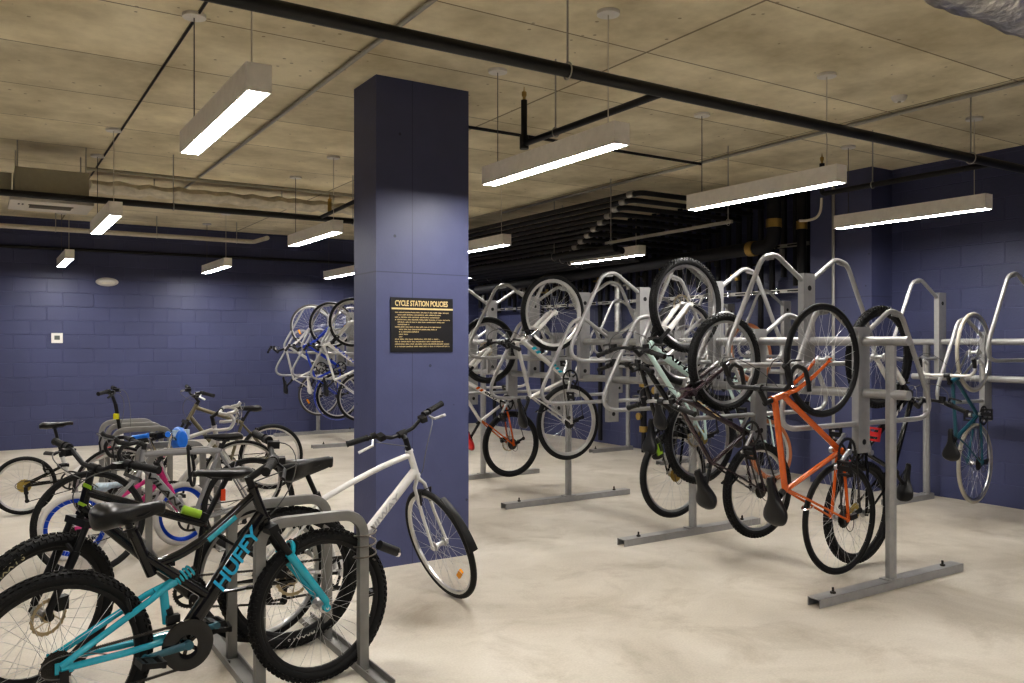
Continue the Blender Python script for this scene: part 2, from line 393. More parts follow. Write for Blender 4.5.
def bicycle(label, A, B, U, group, **kw):
    S = dict(DEF); S.update(kw); R, tr = S['R'], S['tr']
    A, B, U = V(A), V(B), V(U); wb = (B-A).length
    x = (B-A)/wb; y = U.cross(x).normalized(); z = x.cross(y)
    root = bpy.data.objects.new('bicycle', None); root.empty_display_size = .1; C.objects.link(root)
    O = A-z*R
    root.matrix_world = M(((x.x, y.x, z.x, O.x), (x.y, y.y, z.y, O.y), (x.z, y.z, z.z, O.z), (0, 0, 0, 1)))
    tag(root, label, 'bicycle', group)
    rh = V((0, 0, R)); fh = V((wb, 0, R))
    HB = xz(S['HB']) if S['HB'] else V((wb-.17, 0, R+.42-.0)); HT = xz(S['HT']) if S['HT'] else HB+V((-.05, 0, .14))
    BB = xz(S['BB']); ST = xz(S['ST']) if S['ST'] else BB+V((-.14, 0, .46))
    SAD = xz(S['SAD']) if S['SAD'] else ST+V((-.05, 0, .2)); ax = (HT-HB).normalized()
    BAR = xz(S['BAR']) if S['BAR'] else HT+ax*.05+V((.06, 0, .02))
    det = S['det']
    Sm = M.Translation(HB) @ M.Rotation(S['steer'], 4, ax) @ M.Translation(-HB)
    Smx = [Sm]
    def part(b, name, m, par=None, steer=False, **k):
        o = b.build(name, m, par or root, **k)
        if steer and par is None: o.matrix_local = Smx[0]
        return o
    F = S['frame']; F2 = S['frame2'] or F
    # ---- frame
    b = MB(); sl = .012
    hl = (HT-HB).length; rh_t = .020
    b.tube([HB, HT], rh_t, 12)
    b.tube([HB, HB+ax*.012], rh_t+.004, 12); b.tube([HT-ax*.012, HT], rh_t+.004, 12)
    b.tube([BB+V((0, -.036, 0)), BB+V((0, .036, 0))], .022, 12)
    stays = None
    if S['style'] == 'diamond':
        b.tube([BB, ST], S['st'], 10)
        ttA = HT-ax*.03; ttB = ST-(ST-BB).normalized()*.03
        if S.get('ttbow'): b.tube(bez([ttA, (ttA*.6+ttB*.4)+V((0, 0, S['ttbow'])), ttB], 8), S['tt'], 10)
        else: b.tube([ttA, ttB], S['tt'], 10)
        dA = HB+ax*.035; dB = BB
        if S['dty']: b.tube([dA, dB], S['dt'], 12, ry=S['dty'])
        else: b.tube([dA, dB], S['dt'], 10)
        part(b, 'frame', F)
        stays = MB(); st0 = ST-(ST-BB).normalized()*.04
        for s in (-1, 1):
            stays.tube([st0+V((0, s*.015, 0)), st0.lerp(rh, .25)+V((0, s*(tr+.02), 0)), rh+V((0, s*.060, .008))], .0075, 7)
            stays.tube([BB+V((0, s*.02, 0)), BB.lerp(rh, .3)+V((0, s*(tr+.016), 0)), rh+V((0, s*.060, 0))], .010, 7)
            stays.box(rh+V((.012, s*.060, .004)), (.05, .006, .03))
        part(stays, 'rear_stays', F2)
    elif S['style'] == 'sprung':
        # main frame of the full suspension bike: swept top tube, wide down tube, short seat mast and a strut to the down tube
        P = S['pts']
        b.tube(bez([HT-ax*.03, xz(P['tt1']), xz(P['tt1']), xz(P['tt2']), xz(P['tt3'])], 12), [.016]*6+[.019]*7, 10)
        b.tube([HB+ax*.03, BB+V((0, 0, .02))], .036, 14, ry=.022)
        b.tube([xz(P['st1']), xz(P['st3'])], .021, 10); b.tube([xz(P['tt3'])+V((-.03, 0, .03)), xz(P['strut'])], .022, 10)
        part(b, 'frame', F)
        b = MB()
        for s in (-1, 1):
            p0 = xz(P['sw1']); p1 = xz(P['sw2'])
            b.tube([p0+V((.03, s*.012, .015)), p0+V((-.03, s*.035, -.015)), rh+V((0, s*.062, .01))], .0125, 9)
            b.tube([BB+V((-.03, s*.03, .03)), BB.lerp(rh, .5)+V((0, s*.045, .01)), rh+V((0, s*.062, 0))], .0135, 9)
            b.box(rh+V((.012, s*.062, .004)), (.06, .006, .04))
        b.tube([p0+V((.02, 0, .01)), p1+V((.0, 0, -.03))], .017, 10); b.tube([p0+V((-.01, 0, -.005)), p0.lerp(xz(P['shock']), .6)], .019, 10)
        sa = part(b, 'swing_arm', F2)
        b = MB(); q0 = xz(P['sw1']).lerp(xz(P['shock']), .5); q1 = xz(P['shock'])+V((.03, 0, .02))
        b.tube([q0, q1], .011, 8); part(b, 'shock_absorber', BLKM)
        b = MB(); d = (q1-q0); pts = []
        n1 = V((0, 1, 0)); n2 = d.normalized().cross(n1)
        for i in range(61):
            t = i/60; a = t*2*PI*5; pts.append(q0+d*(.1+.8*t)+(n1*math.cos(a)+n2*math.sin(a))*.022)
        part(b.tube(pts, .005, 5), 'coil_spring', TEAL, par=None)
        b = MB(); m0 = xz(P['sw2'])
        b.tube([m0+V((0, 0, .03)), m0+V((.02, 0, -.05))], .020, 10); b.box(m0+V((.015, -.02, -.01)), (.05, .03, .03)); part(b, 'front_derailleur', BLKM)
    elif S['style'] == 'fold':
        mid = S['mid']
        b.tube([HB+ax*.04, xz(mid), BB+V((0, 0, .03))], .026, 10); b.tube([BB-V((.0, 0, 0)), ST], .019, 10)
        part(b, 'frame', F)
        stays = MB()
        for s in (-1, 1):
            stays.tube([ST.lerp(BB, .4)+V((0, s*.02, 0)), rh+V((0, s*.06, 0))], .009, 7); stays.tube([BB+V((0, s*.02, 0)), rh+V((0, s*.06, 0))], .010, 7)
        part(stays, 'rear_stays', F2)
    for (s, p0, p1, size, m, side, off) in S['text']:
        P0, P1 = xz(p0), xz(p1); d = (P1-P0).normalized()
        up = V((-d.z, 0, d.x)) if side < 0 else V((d.z, 0, -d.x)); nm = d.cross(up)
        me = text_mesh(s, size, 'lettering', m, .0012, .15, size*.022)
        o = link('lettering', me, root); mid = (P0+P1)/2
        sc_ = (P1-P0).length/max(.001, (max(v.co.x for v in me.vertices)-min(v.co.x for v in me.vertices)))
        o.matrix_local = M.Translation(mid+V((0, side*off, 0))) @ M((d, up, nm)).transposed().to_4x4() @ M.Diagonal((sc_, 1, 1, 1))
    for p0, p1, r_, m_, nm_ in S.get('bands', ()): part(MB().tube([xz(p0), xz(p1)], r_, 12, ry=S.get('bandry')), nm_, m_)
    # ---- fork
    b = MB(); fk = S['fork'] or F; hw = max(.046, tr+.022)
    if S['forktype'] == 'sus':
        cr = HB-ax*.03
        b.tube([HB, cr-ax*.005], .018, 10); b.box(cr, (.045, hw*2+.03, .03), ax.rotation_difference(V((0, 0, 1))).to_matrix().inverted())
        for s in (-1, 1):
            top = cr+V((0, s*hw, 0)); axl = fh+V((0, s*hw, 0)); b.tube([top, top.lerp(axl, .5)], .0145, 10)
        fo = part(b, 'fork', S.get('crown') or BLKM, steer=True)
        for s in (-1, 1):
            b = MB(); top = cr+V((0, s*hw, 0)); axl = fh+V((0, s*hw, 0))
            p = top.lerp(axl, .30); b.tube([p, p.lerp(axl, .08), axl+V((0, 0, .03)), axl-V((0, 0, .012))], [.020, .0195, .016, .013], 10); b.disc(axl, .017, .022)
            b.build('fork_lower', S['lower'] or fk, fo)
        b = MB(); p = cr.lerp(fh, .34)
        b.tube(bez([p+V((0, -hw, 0)), p+V((.03, -hw*.8, .04+tr)), p+V((.03, hw*.8, .04+tr)), p+V((0, hw, 0))], 8), .011, 7); b.build('fork_arch', S['lower'] or fk, fo)
    else:
        hw = max(.034, tr+.014); cr = HB-ax*.02; b.tube([HB, cr], .019, 10)
        for s in (-1, 1):
            mid = cr.lerp(fh, .55)-V((.0, 0, 0))
            b.tube([cr+V((0, s*.008, 0)), cr.lerp(fh, .10)+V((-.003, s*hw, 0)), mid+V((-.012, s*(hw+.006), 0)), fh+V((0, s*.050, 0))], [.014, .0145, .012, .0085], 9, ry=[.012, .010, .009, .008])
            b.box(fh+V((0, s*.050, -.002)), (.028, .006, .03))
        fo = part(b, 'fork', fk, steer=True)
    # ---- wheels
    wf_ = wheel('front_wheel', root, Sm @ M.Translation(fh), S, True)
    wr_ = wheel('rear_wheel', root, M.Translation(rh), S, False)
    for wh, word, a0, a1, sd_, sz, m_ in S.get('tyretext', ()): tyre_text(wf_ if wh == 'f' else wr_, word, R, tr, a0, a1, sd_, sz, m_)
    # ---- seat post and saddle
    b = MB(); b.tube([ST-(ST-BB).normalized()*.02, SAD-V((0, 0, .045))], .0135, 10); b.tube([ST+(SAD-ST).normalized()*-.015, ST+(SAD-ST).normalized()*.02], .020, 10)
    part(b, 'seat_post', S['postm'])
    b = link('saddle', saddle_mesh(S['sadm'], **S['sad']), root); b.location = SAD; link('rails', rails_mesh(), b)
    if S.get('sadbag'):
        o = MB().lathe([(.001, -.09), (.045, -.08), (.062, -.02), (.062, .04), (.045, .08), (.001, .085)], 14, 'X').build('saddle_bag', BLKM, root); o.location = SAD+V((-.07, 0, -.085)); o.rotation_euler = (0, -.5, 0)
        o2 = MB().box((-.0, -.052, .015), (.09, .016, .05)).build('stripe', GRN, o)
    if S.get('seatlight'):
        p = SAD.lerp(ST, .55); MB().box(p+V((-.035, 0, 0)), (.02, .036, .055)).build('rear_reflector', REDO, root)
    # ---- stem and bars
    b = MB(); stt = HT+ax*max(.02, (BAR-HT).dot(ax)*.75)
    b.tube([HT-ax*.005, stt], .0165, 10); b.tube([stt-ax*.012, BAR], .015, 10); b.tube([BAR+V((0, -.024, 0)), BAR+V((0, .024, 0))], .021, 10)
    Smx[0] = M.Translation(HB) @ M.Rotation(S['steer']+S.get('bsteer', 0), 4, ax) @ M.Translation(-HB)
    part(b, 'stem', S['stemm'], steer=True)
    if S.get('catch'): part(MB().box(HT.lerp(BAR, .45)+V((.0, -.02, 0)), (.045, .03, .05)), 'catch', S['catch'], steer=True)
    hw = S['barw']/2; bx, bz = BAR.x, BAR.z; k = S['bar']; grips = []; levers = []
    if k in ('flat', 'riser', 'kid'):
        rz = S['rise'] if k == 'flat' else (.05 if k == 'riser' else .16); back = .05 if k != 'kid' else .08
        half = [(bx, .03, bz), (bx+.005, .075, bz+rz*.15), (bx, .155, bz+rz), (bx-back*.5, hw*.72, bz+rz+.004), (bx-back, hw, bz+rz)]
        full = [(p[0], -p[1], p[2]) for p in half[::-1]]+half
        hb = part(MB().tube(fillet(full, .05, 3), .0115, 9), 'handlebar', S['barm'], steer=True)
        for s in (-1, 1):
            e = V((bx-back, s*hw, bz+rz)); q = V((bx-back*.5, s*hw*.72, bz+rz+.004)); d = (q-e).normalized()
            MB().tube([e-d*.004, e+d*.005, e+d*.10, e+d*.118], [.019, .0165, .0165, .020], 12).build('grip', S['gripm'], hb)
            if det > 0:
                c = e+d*.135; b = MB(); b.tube([c, c+d*.03], .019, 10); b.box(c+d*.05+V((.012, 0, -.014)), (.05, .035, .03))
                if S['lever'] is not BLKM or det > 0:
                    b.build('brake_clamp', BLKM, hb)
                    MB().tube([c+V((.02, 0, -.012)), c-d*.02+V((.05, 0, -.03)), c-d*.11+V((.062, 0, -.04))], [.007, .006, .0055], 6, ry=[.005, .009, .010]).build('brake_lever', S['lever'], hb)
                levers.append(c+V((.03, 0, -.02)))
    elif k in ('drop', 'bullhorn'):
        half = [(bx, .02, bz), (bx, hw-.03, bz), (bx+.035, hw, bz), (bx+.095, hw+.004, bz-.012), (bx+.125, hw+.006, bz-.06), (bx+.09, hw+.01, bz-.125), (bx+.0, hw+.014, bz-.135), (bx-.035, hw+.014, bz-.132)]
        full = [(p[0], -p[1], p[2]) for p in half[::-1]]+half
        hb = part(MB().tube(fillet(full, .04, 3), .0135, 9), 'handlebar', S['barm'], steer=True)
        for s in (-1, 1):
            c = V((bx+.095, s*(hw+.004), bz+.0)); b = MB()
            b.tube([c+V((-.03, 0, .0)), c+V((.025, 0, .012)), c+V((.048, 0, .040))], [.014, .017, .014], 9); b.build('brake_hood', S['gripm'], hb)
            MB().tube([c+V((.045, 0, .02)), c+V((.062, 0, -.03)), c+V((.05, 0, -.10))], [.007, .006, .005], 6, ry=[.005, .008, .009]).build('brake_lever', S['lever'], hb)
            levers.append(c+V((.045, 0, .03)))
    if S['cables'] and det > 0:
        for i, c in enumerate(levers):
            e = HB+V((.02, (.02 if i else -.02), .02)) if i else ST.lerp(HT, .9)
            top = c+V((.10, 0, .03)); b = MB()
            b.tube(bez([c, top, V((BAR.x+.16, c.y*.1, BAR.z-.02)), e+V((.06, 0, .06)), e], 14), .0028, 5); part(b, 'brake_cable', CABL, steer=True)
    Smx[0] = Sm
    # ---- drivetrain
    ca = S['crank']; b = MB(); r = S['ring']
    b.lathe([(r, -.047), (r, -.050), (r-.016, -.050), (r-.016, -.047)], 34, c=BB, closed=True)
    for i in range(5):
        a = ca+i*2*PI/5; b.tube([BB+V((.012*math.cos(a), -.049, .012*math.sin(a))), BB+V(((r-.008)*math.cos(a), -.049, (r-.008)*math.sin(a)))], .008, 6, ry=.003)
    if det > 1:
        nt = 36
        for i in range(nt):
            a = 2*PI*i/nt; b.box(BB+V((r*math.cos(a), -.0485, r*math.sin(a))), (.007, .002, .006), M.Rotation(-a, 3, 'Y'))
    if S.get('guard'): b.lathe([(r+.012, -.052), (r+.012, -.060), (r-.03, -.063), (r-.05, -.056)], 34, c=BB)
    cr_ = part(b, 'chainring', S['ringm'], smooth=True)
    for s in (-1, 1):
        a = ca if s < 0 else ca+PI; e = BB+V((.168*math.cos(a), s*.082, .168*math.sin(a)))
        b = MB(); b.tube([BB+V((0, s*.058, 0)), e], [.017, .012], 8, ry=[.010, .007]); b.disc(BB+V((0, s*.06, 0)), .018, .022); b.disc(e, .014, .018)
        arm = part(b, 'crank_arm', S['armm'])
        b = MB(); pr = M.Rotation(S.get('pedrot', 0.), 3, 'Y')
        c = e+V((0, s*.058, 0)); b.box(c+pr@V((.038, 0, 0)), (.014, .085, .024), pr); b.box(c-pr@V((.038, 0, 0)), (.014, .085, .024), pr)
        b.box(c+V((0, s*.038, 0)), (.075, .009, .020), pr); b.box(c-V((0, s*.038, 0)), (.075, .009, .020), pr); b.tube([e, c+V((0, s*.04, 0))], .009, 8); b.box(c, (.03, .07, .016), pr)
        b.build('pedal', S['pedm'], arm)
    cs = .036; b = MB(); dv = (rh-BB); dl = dv.length; u = dv/dl; up = V((0, 0, 1)); up = (up-u*up.dot(u)).normalized()
    P1 = BB+V((0, -.049, 0)); P2 = rh+V((0, -.042, 0)); dp = rh+V((.02, -.045, -.13))
    b.tube([P1+up*r*.99, P2+up*cs], .0042, 5, ry=.003, n0=(0, 1, 0)); b.tube([P1-up*r*.99, dp+V((.0, 0, -.01)), ], .0042, 5, ry=.003)
    if det > 1:
        for i in range(60):
            t = i/60; b.box((P1+up*r*.99).lerp(P2+up*cs, t), (.004, .008, .011)); b.box((P1-up*r*.99).lerp(dp+V((0, 0, -.01)), t), (.004, .008, .011))
    part(b, 'chain', CHN)
    if det > 0:
        b = MB(); b.box(rh+V((.01, -.066, -.035)), (.03, .024, .06)); b.tube([rh+V((.012, -.05, -.06)), dp], .012, 7, ry=.004); b.tube([rh+V((.012, -.062, -.06)), dp+V((0, -.012, 0))], .010, 7, ry=.003)
        b.disc(rh+V((.014, -.055, -.06)), .018, .007); b.disc(dp+V((0, -.006, 0)), .018, .007); part(b, 'rear_derailleur', BLKM)
        if S['cables']: part(MB().tube(bez([rh+V((.0, -.075, -.03)), rh+V((-.14, -.075, -.02)), rh+V((-.06, -.06, .10)), rh.lerp(BB, .35)+V((0, -.05, .02))], 12), .0025, 5), 'gear_cable', CABL)
    # ---- brakes
    if det > 0 and S['brakes'] == 'v':
        p = fh+(HB-fh).normalized()*(R-2*tr-.01) if False else fh+(HB-fh).normalized()*(R-.03)
        b = MB()
        for s in (-1, 1): b.tube([p+V((.02, s*.032, -.05)), p+V((.035, s*.036, .05))], .007, 6); b.box(p+V((.0, s*.026, -.02)), (.05, .012, .012))
        b.tube([p+V((.035, -.036, .05)), p+V((.035, .036, .05))], .003, 5); part(b, 'front_brake', BLKM, steer=True)
        q = rh+((xz(S['pts']['sw1']) if S['style'] == 'sprung' else ST)-rh).normalized()*(R-.03); b = MB()
        for s in (-1, 1): b.tube([q+V((-.01, s*.038, -.04)), q+V((-.035, s*.042, .055))], .008, 6); b.box(q+V((0, s*.028, -.015)), (.055, .014, .014))
        b.tube([q+V((-.035, -.042, .055)), q+V((-.035, .042, .055))], .003, 5); part(b, 'rear_brake', BLKM)
    elif det > 0 and S['brakes'] == 'road':
        p = HB-ax*.025+V((.02, 0, 0)); b = MB(); b.tube(bez([p+V((0, -.03, -.05)), p+V((.01, -.04, .02)), p+V((.02, .04, .02)), p+V((0, .03, -.05))], 8), .006, 6); part(b, 'front_brake', CHR, steer=True)
        q = rh+(ST-rh).normalized()*(R-.0)+V((-.025, 0, .02)); b = MB(); b.tube(bez([q+V((0, -.03, -.05)), q+V((-.01, -.04, .02)), q+V((-.02, .04, .02)), q+V((0, .03, -.05))], 8), .006, 6); part(b, 'rear_brake', CHR)
    if S['disc'] and det > 0:
        part(MB().box(fh+V((-.05, .058, .05)), (.05, .03, .06)), 'brake_caliper', BLKM, steer=True)
        part(MB().box(rh+V((.06, .058, .05)), (.05, .03, .06)), 'brake_caliper', BLKM)
    if S['mud']:
        b = MB(); a0, a1 = S['mud']; rr = R+.03; vs = []; n = 14
        for i in range(n+1):
            a = math.radians(a0+(a1-a0)*i/n); w = .020+.020*(i/n)**1.5
            vs.append(V((rr*math.cos(a), 0, rr*math.sin(a))))
        b.tube([fh+v for v in vs], .008, 8, ry=[.018+.012*(i/n)**2 for i in range(n+1)])
        part(b, 'mudguard', BLKM, steer=True)
    if S.get('fender'):
        b = MB(); rr = R+.025
        b.tube([rh+V((rr*math.cos(math.radians(a)), 0, rr*math.sin(math.radians(a)))) for a in range(35, 200, 11)], .006, 8, ry=.032); part(b, 'mudguard', S['fender'])
    if S.get('barbag'):
        o = MB().lathe([(.001, -.09), (.05, -.085), (.075, -.03), (.075, .03), (.05, .085), (.001, .09)], 16, 'Y').build('handlebar_bag', BLUP, root); o.location = BAR+V((.11, -.04, .13)); o.scale = (.75, 1, 1.2)
        MB().box((.0, -.045, .03), (.156, .03, .06)).build('panel', BLUW, o)
    return root

# ------------------------------------------------------------------ room
XL, XR, YN, YF, ZC = -4.2, 7.95, -4.2, 13.70, 3.29
def slab(name, c, d, m): return struct(MB().box(c, d).build(name, m, smooth=False))
slab('floor', ((XL+XR)/2, (YN+YF)/2, -.05), (XR-XL+.4, YF-YN+.4, .1), FLOORM)
slab('ceiling', ((XL+XR)/2, (YN+YF)/2, ZC+.05), (XR-XL+.4, YF-YN+.4, .1), CEILM)
slab('wall_back', ((XL+XR)/2, YF+.1, ZC/2), (XR-XL+.4, .2, ZC), WALLX)
slab('wall_right', (XR+.1, (YN+YF)/2, ZC/2), (.2, YF-YN, ZC), WALLY)
slab('wall_left', (XL-.1, (YN+YF)/2, ZC/2), (.2, YF-YN, ZC), WALLY)
slab('wall_front', ((XL+XR)/2, YN-.1, ZC/2), (XR-XL+.4, .2, ZC), WALLX)
slab('column', (2.577, 5.375, ZC/2), (.705, .39, ZC), COLM)
slab('trim_1', (7.78, 5.56, ZC/2), (.34, .74, ZC), COLM)

# sign on the column
sg = thing('sign', 'black policy sign with gold lettering fixed to the front of the navy column', 'sign', loc=(2.562, 5.18, 1.626))
MB().box((0, -.004, 0), (.472, .008, .370)).build('sign_plate', SIGN, sg, smooth=False)
tm = text_mesh('CYCLE STATION POLICIES', .052, 'heading', GOLD, .0008, 0, .0012); o = link('heading', tm, sg, 'gold heading')
wt = max(v.co.x for v in tm.vertices)-min(v.co.x for v in tm.vertices)
o.matrix_local = M.Translation((-.005, -.0092, .145)) @ M.Rotation(PI/2, 4, 'X') @ M.Diagonal((.40/wt, 1, 1, 1))
MB().box((.003, -.009, .110), (.466, .003, .012)).build('gold_rule', GOLD, sg, smooth=False, label='gold line')
b = MB(); rows = [(0, .40), (.02, .34), (0, .33), (0, .41), (.02, .37), (.02, .10), (0, .34), (.03, .31), (.03, .18), (.03, .10), (.03, .05), (0, .33), (0, .36), (0, .41), (0, .41)]
for i, (ind, ln) in enumerate(rows):
    zz = .085-i*.0165; xx = -.205+ind
    while xx < -.205+ln:
        w = random.choice((.010, .016, .024, .030, .036)); w = min(w, -.205+ln-xx+.004)
        k = 0
        while k < w:                                   # strokes of tiny illegible type
            hgt = random.choice((.0062, .0078, .0078)); b.box((xx+k+.0012, -.0087, zz+hgt/2-.004), (.0022, .0012, hgt)); b.box((xx+k+.0028, -.0087, zz+random.choice((-.003, 0, .003))), (.0022, .0012, .0016)); k += .0050
        xx += w+.006
b.build('small_print', GOLD, sg, smooth=False)

# ------------------------------------------------------------------ lights
def rod(b, p, q, r=.004): b.tube([p, q], r, 6); return b
def pendant(X, Yc, label, grp='linear pendant lights', near=True):
    t = thing('pendant_light', label, 'ceiling light', grp, (X, Yc, 2.552))
    b = MB(); L, w, h = 1.37, .105, .118
    b.box((0, 0, h-.004), (w, L, .008)); b.box((-w/2+.004, 0, h/2-.004), (.008, L-.016, h-.008)); b.box((w/2-.004, 0, h/2-.004), (.008, L-.016, h-.008)); b.box((0, -L/2+.004, h/2-.004), (w, .008, h-.008)); b.box((0, L/2-.004, h/2-.004), (w, .008, h-.008))
    b.build('housing', HOUS, t, smooth=False)
    MB().box((0, 0, .004), (w-.018, L-.018, .006)).build('diffuser', LAMP, t, smooth=False)
    for s in (-1, 1):
        c = V((0, s*.57, 0)); rod(MB(), c+V((0, 0, h-.002)), c+V((0, 0, ZC-2.552-.01)), .0032).build('suspension_cable', CABL if s > 0 else PIPW, t)
        MB().disc(c+V((0, 0, ZC-2.552-.010)), .062, .018, 'Z', 24).build('canopy', CANO, t)
    return t
names = {(0.985, 4.20): 'nearest and largest hanging light, seen end on, upper left of the column',
 (2.86, 4.10): 'long white light hanging beside the top of the navy column, right of it', (4.75, 4.14): 'long white light hanging above the orange hanging bicycle',
 (6.65, 4.20): 'long white light nearest the right wall of blocks', (0.945, 8.25): 'short looking white light hanging just right of the ceiling air conditioner',
 (2.86, 8.25): 'white light hanging left of the navy column near its top half', (4.75, 8.25): 'white light partly hidden behind the right edge of the navy column',
 (6.65, 8.25): 'white light hanging in front of the dark pipework, above the tall rack', (0.945, 12.4): 'small far white light at the left, close to the back wall',
 (2.86, 12.4): 'small far white light in front of the back wall, between column and oval wall fitting', (4.75, 12.4): 'far white light cut off by the left edge of the navy column',
 (6.65, 12.4): 'far white light hidden behind the navy column'}
for (X, Y), lb in names.items(): pendant(X, Y, lb)
for X in (-2.9, -.96, .945, 2.86, 4.75, 6.65): pendant(X, 0.0, 'white linear light of the row behind the camera', 'lights out of the picture')
for Y in (4.12, 8.25, 12.4): pendant(-2.0, Y, 'white linear light beyond the left edge of the picture', 'lights out of the picture')

# ------------------------------------------------------------------ ceiling services
def pipe_thing(name, label, cat, pts, r, m, rods=(), clamps=(), fil=.06, group=None, n=12, couple=()):
    P = fillet(pts, fil, 5) if len(pts) > 2 else [V(p) for p in pts]
    t = thing(name, label, cat, group, tuple(P[0])); inv = V(P[0])
    MB().tube([p-inv for p in P], r, n, n0=(0, 0, 1)).build('pipe', m, t)
    for p in rods:
        p = V(p); b = MB(); b.tube([p+V((0, 0, r)), (p.x, p.y, ZC)], .0055, 6); b2 = MB()
        rod_ = MB(); rod_.v = [tuple(V(q)-inv) for q in b.v]; rod_.f = b.f; rod_.build('hanger_rod', PIPG, t)
        a = (P[1]-P[0]).normalized(); ring = []
        side = a.cross(V((0, 0, 1)))
        for k in range(16):
            an = 2*PI*k/16; ring.append(p-inv+side*math.cos(an)*(r+.004)+V((0, 0, 1))*math.sin(an)*(r+.009))
        MB().tube(ring, .004, 6, closed=True).build('hanger_ring', PIPG, t)
    for p, d, cm in couple:
        p = V(p)-inv; d = V(d).normalized()*.045; MB().tube([p-d, p+d], r+.010, n).build('coupling', cm, t)
    return t
PY, PZ = 3.30, 2.83
pipe_thing('sprinkler_pipe', 'long black sprinkler main pipe crossing the ceiling above all the lights', 'pipe', [(-4.1, PY, PZ), (7.9, PY, PZ)], .032, PIPK, rods=[(2.42, PY, PZ), (6.0, PY, PZ), (-.6, PY, PZ)])
t = pipe_thing('sprinkler_branch', 'black sprinkler branch pipe turning up beside the long light right of the column', 'pipe', [(3.06, PY+.045, PZ), (3.06, 4.66, PZ), (3.06, 4.66, 3.12)], .021, PIPK, rods=[(3.06, 4.3, PZ)], fil=.035,
    couple=[((3.06, 4.66, PZ+.01), (0, 0, 1), PIPK)])
MB().lathe([(.002, .09), (.005, .06), (.016, .055), (.016, .03), (.010, .02), (.010, 0), (.002, 0)], 12, 'Z').build('sprinkler_head', BRS, t).location = (0, 1.315, .29)
t = pipe_thing('sprinkler_branch', 'dark branch pipe dropping toward the light nearest the right wall', 'pipe', [(6.32, PY+.04, PZ), (6.32, 4.80, PZ), (6.32, 4.80, 3.10)], .022, PIPB, rods=[(6.32, 4.3, PZ)], fil=.035)
MB().lathe([(.002, .09), (.005, .06), (.016, .055), (.016, .03), (.010, .02), (.010, 0), (.002, 0)], 12, 'Z').build('sprinkler_head', BRS, t).location = (0, 1.46, .27)
pipe_thing('conduit', 'thin grey conduit on the ceiling running beside the nearest light toward the back wall', 'conduit', [(1.97, -4.1, 3.268), (1.97, 10.4, 3.268)], .014, PIPG)
pipe_thing('conduit', 'long pale conduit on the ceiling crossing over the right hand lights', 'conduit', [(5.96, -4.1, 3.268), (5.96, 9.6, 3.268)], .014, PIPG)
pipe_thing('conduit', 'thin dark conduit across the ceiling right of the column top', 'conduit', [(2.93, 5.9, 3.25), (5.94, 5.9, 3.25)], .013, PIPB)
pipe_thing('cable', 'thin dark cable along the ceiling seam left of the nearest light', 'cable', [(1.0, -4.1, 3.282), (1.0, 9.9, 3.282)], .007, PIPB)
pipe_thing('flexible_conduit', 'short pale flexible conduit curling under the branch pipe near the right wall', 'conduit', bez([(6.34, 4.82, 2.80), (6.36, 4.84, 2.66), (6.38, 4.86, 2.60), (6.20, 4.95, 2.60)], 10), .012, PIPW, fil=.01)
# left half
pipe_thing('sprinkler_pipe', 'dark pipe crossing in front of the ceiling air conditioner at the left', 'pipe', [(-4.1, 8.42, 2.80), (4.6, 8.42, 2.80)], .03, PIPK, rods=[(1.55, 8.42, 2.80), (3.35, 8.42, 2.80), (-.6, 8.42, 2.8)])
t = pipe_thing('sprinkler_branch', 'short dark branch pipe above the light left of the column', 'pipe', [(3.0, 8.42, 2.815), (3.0, 7.1, 2.86)], .02, PIPK)
MB().lathe([(.002, .20), (.006, .15), (.02, .14), (.02, 0), (.002, 0)], 12, 'Z').build('sprinkler_head', BRS, t).location = (.02, -.2, .02)
pipe_thing('drain_pipe', 'cream plastic pipe with an elbow running along the top of the back wall', 'pipe', [(-4.1, 12.6, 3.015), (3.45, 12.6, 3.015), (3.45, 11.9, 3.0)], .032, PIPW, fil=.05, rods=[(.85, 12.6, 3.015), (2.1, 12.6, 3.015), (3.2, 12.6, 3.015)])
pipe_thing('conduit', 'thin grey pipe along the back wall below the cream plastic pipe', 'pipe', [(-4.1, 13.675, 2.84), (6.2, 13.675, 2.89)], .022, PIPB)
pipe_thing('conduit', 'dark conduit on the ceiling behind the ceiling air conditioner pipe, near wrapped pipe', 'conduit', [(.9, 9.3, 3.24), (4.9, 9.3, 3.24)], .018, ACG)
b = MB(); pts = [(.95+.1*i, 9.75+.02*math.sin(i*1.7), 3.14+.012*math.sin(i*2.3)+.01*random.random()) for i in range(42)]
tag(b.tube(pts, [.055+.016*random.random() for _ in pts], 9, ry=[.13+.02*random.random() for _ in pts], n0=(0, 1, 0)).build('wrapped_pipe', INSU), 'rough off-white wrapped pipe under the ceiling, right of the air conditioner', 'pipe')
for p in (1.9, 3.4): pass
ac = thing('air_conditioner', 'white and grey ceiling air conditioner cassette at the upper left', 'air conditioner', loc=(.55, 8.78, 2.78))
MB().box((0, 0, .145), (.58, .56, .25)).box((-.36, .05, .16), (.10, .3, .16)).build('body', ACG, ac, smooth=False)
MB().box((0, 0, -.015), (.66, .64, .03)).build('panel', ACW, ac, smooth=False)
b = MB(); b.box((0, -.10, -.031), (.36, .05, .004)); b.box((0, .02, -.031), (.34, .16, .004)); b.build('air_slots', mat('dark slot', (.09, .075, .05), .7), ac, smooth=False)
b = MB()
for xx in (-.255, -.225): b.box((xx, -.10, -.032), (.014, .05, .004))
b.build('vents', BLKM, ac, smooth=False)
b = MB()
for sx in (-.27, .27):
    for sy in (-.24, .24): b.tube([(sx, sy, .27), (sx, sy, ZC-2.78)], .006, 6)
b.build('hanger_rods', PIPG, ac)
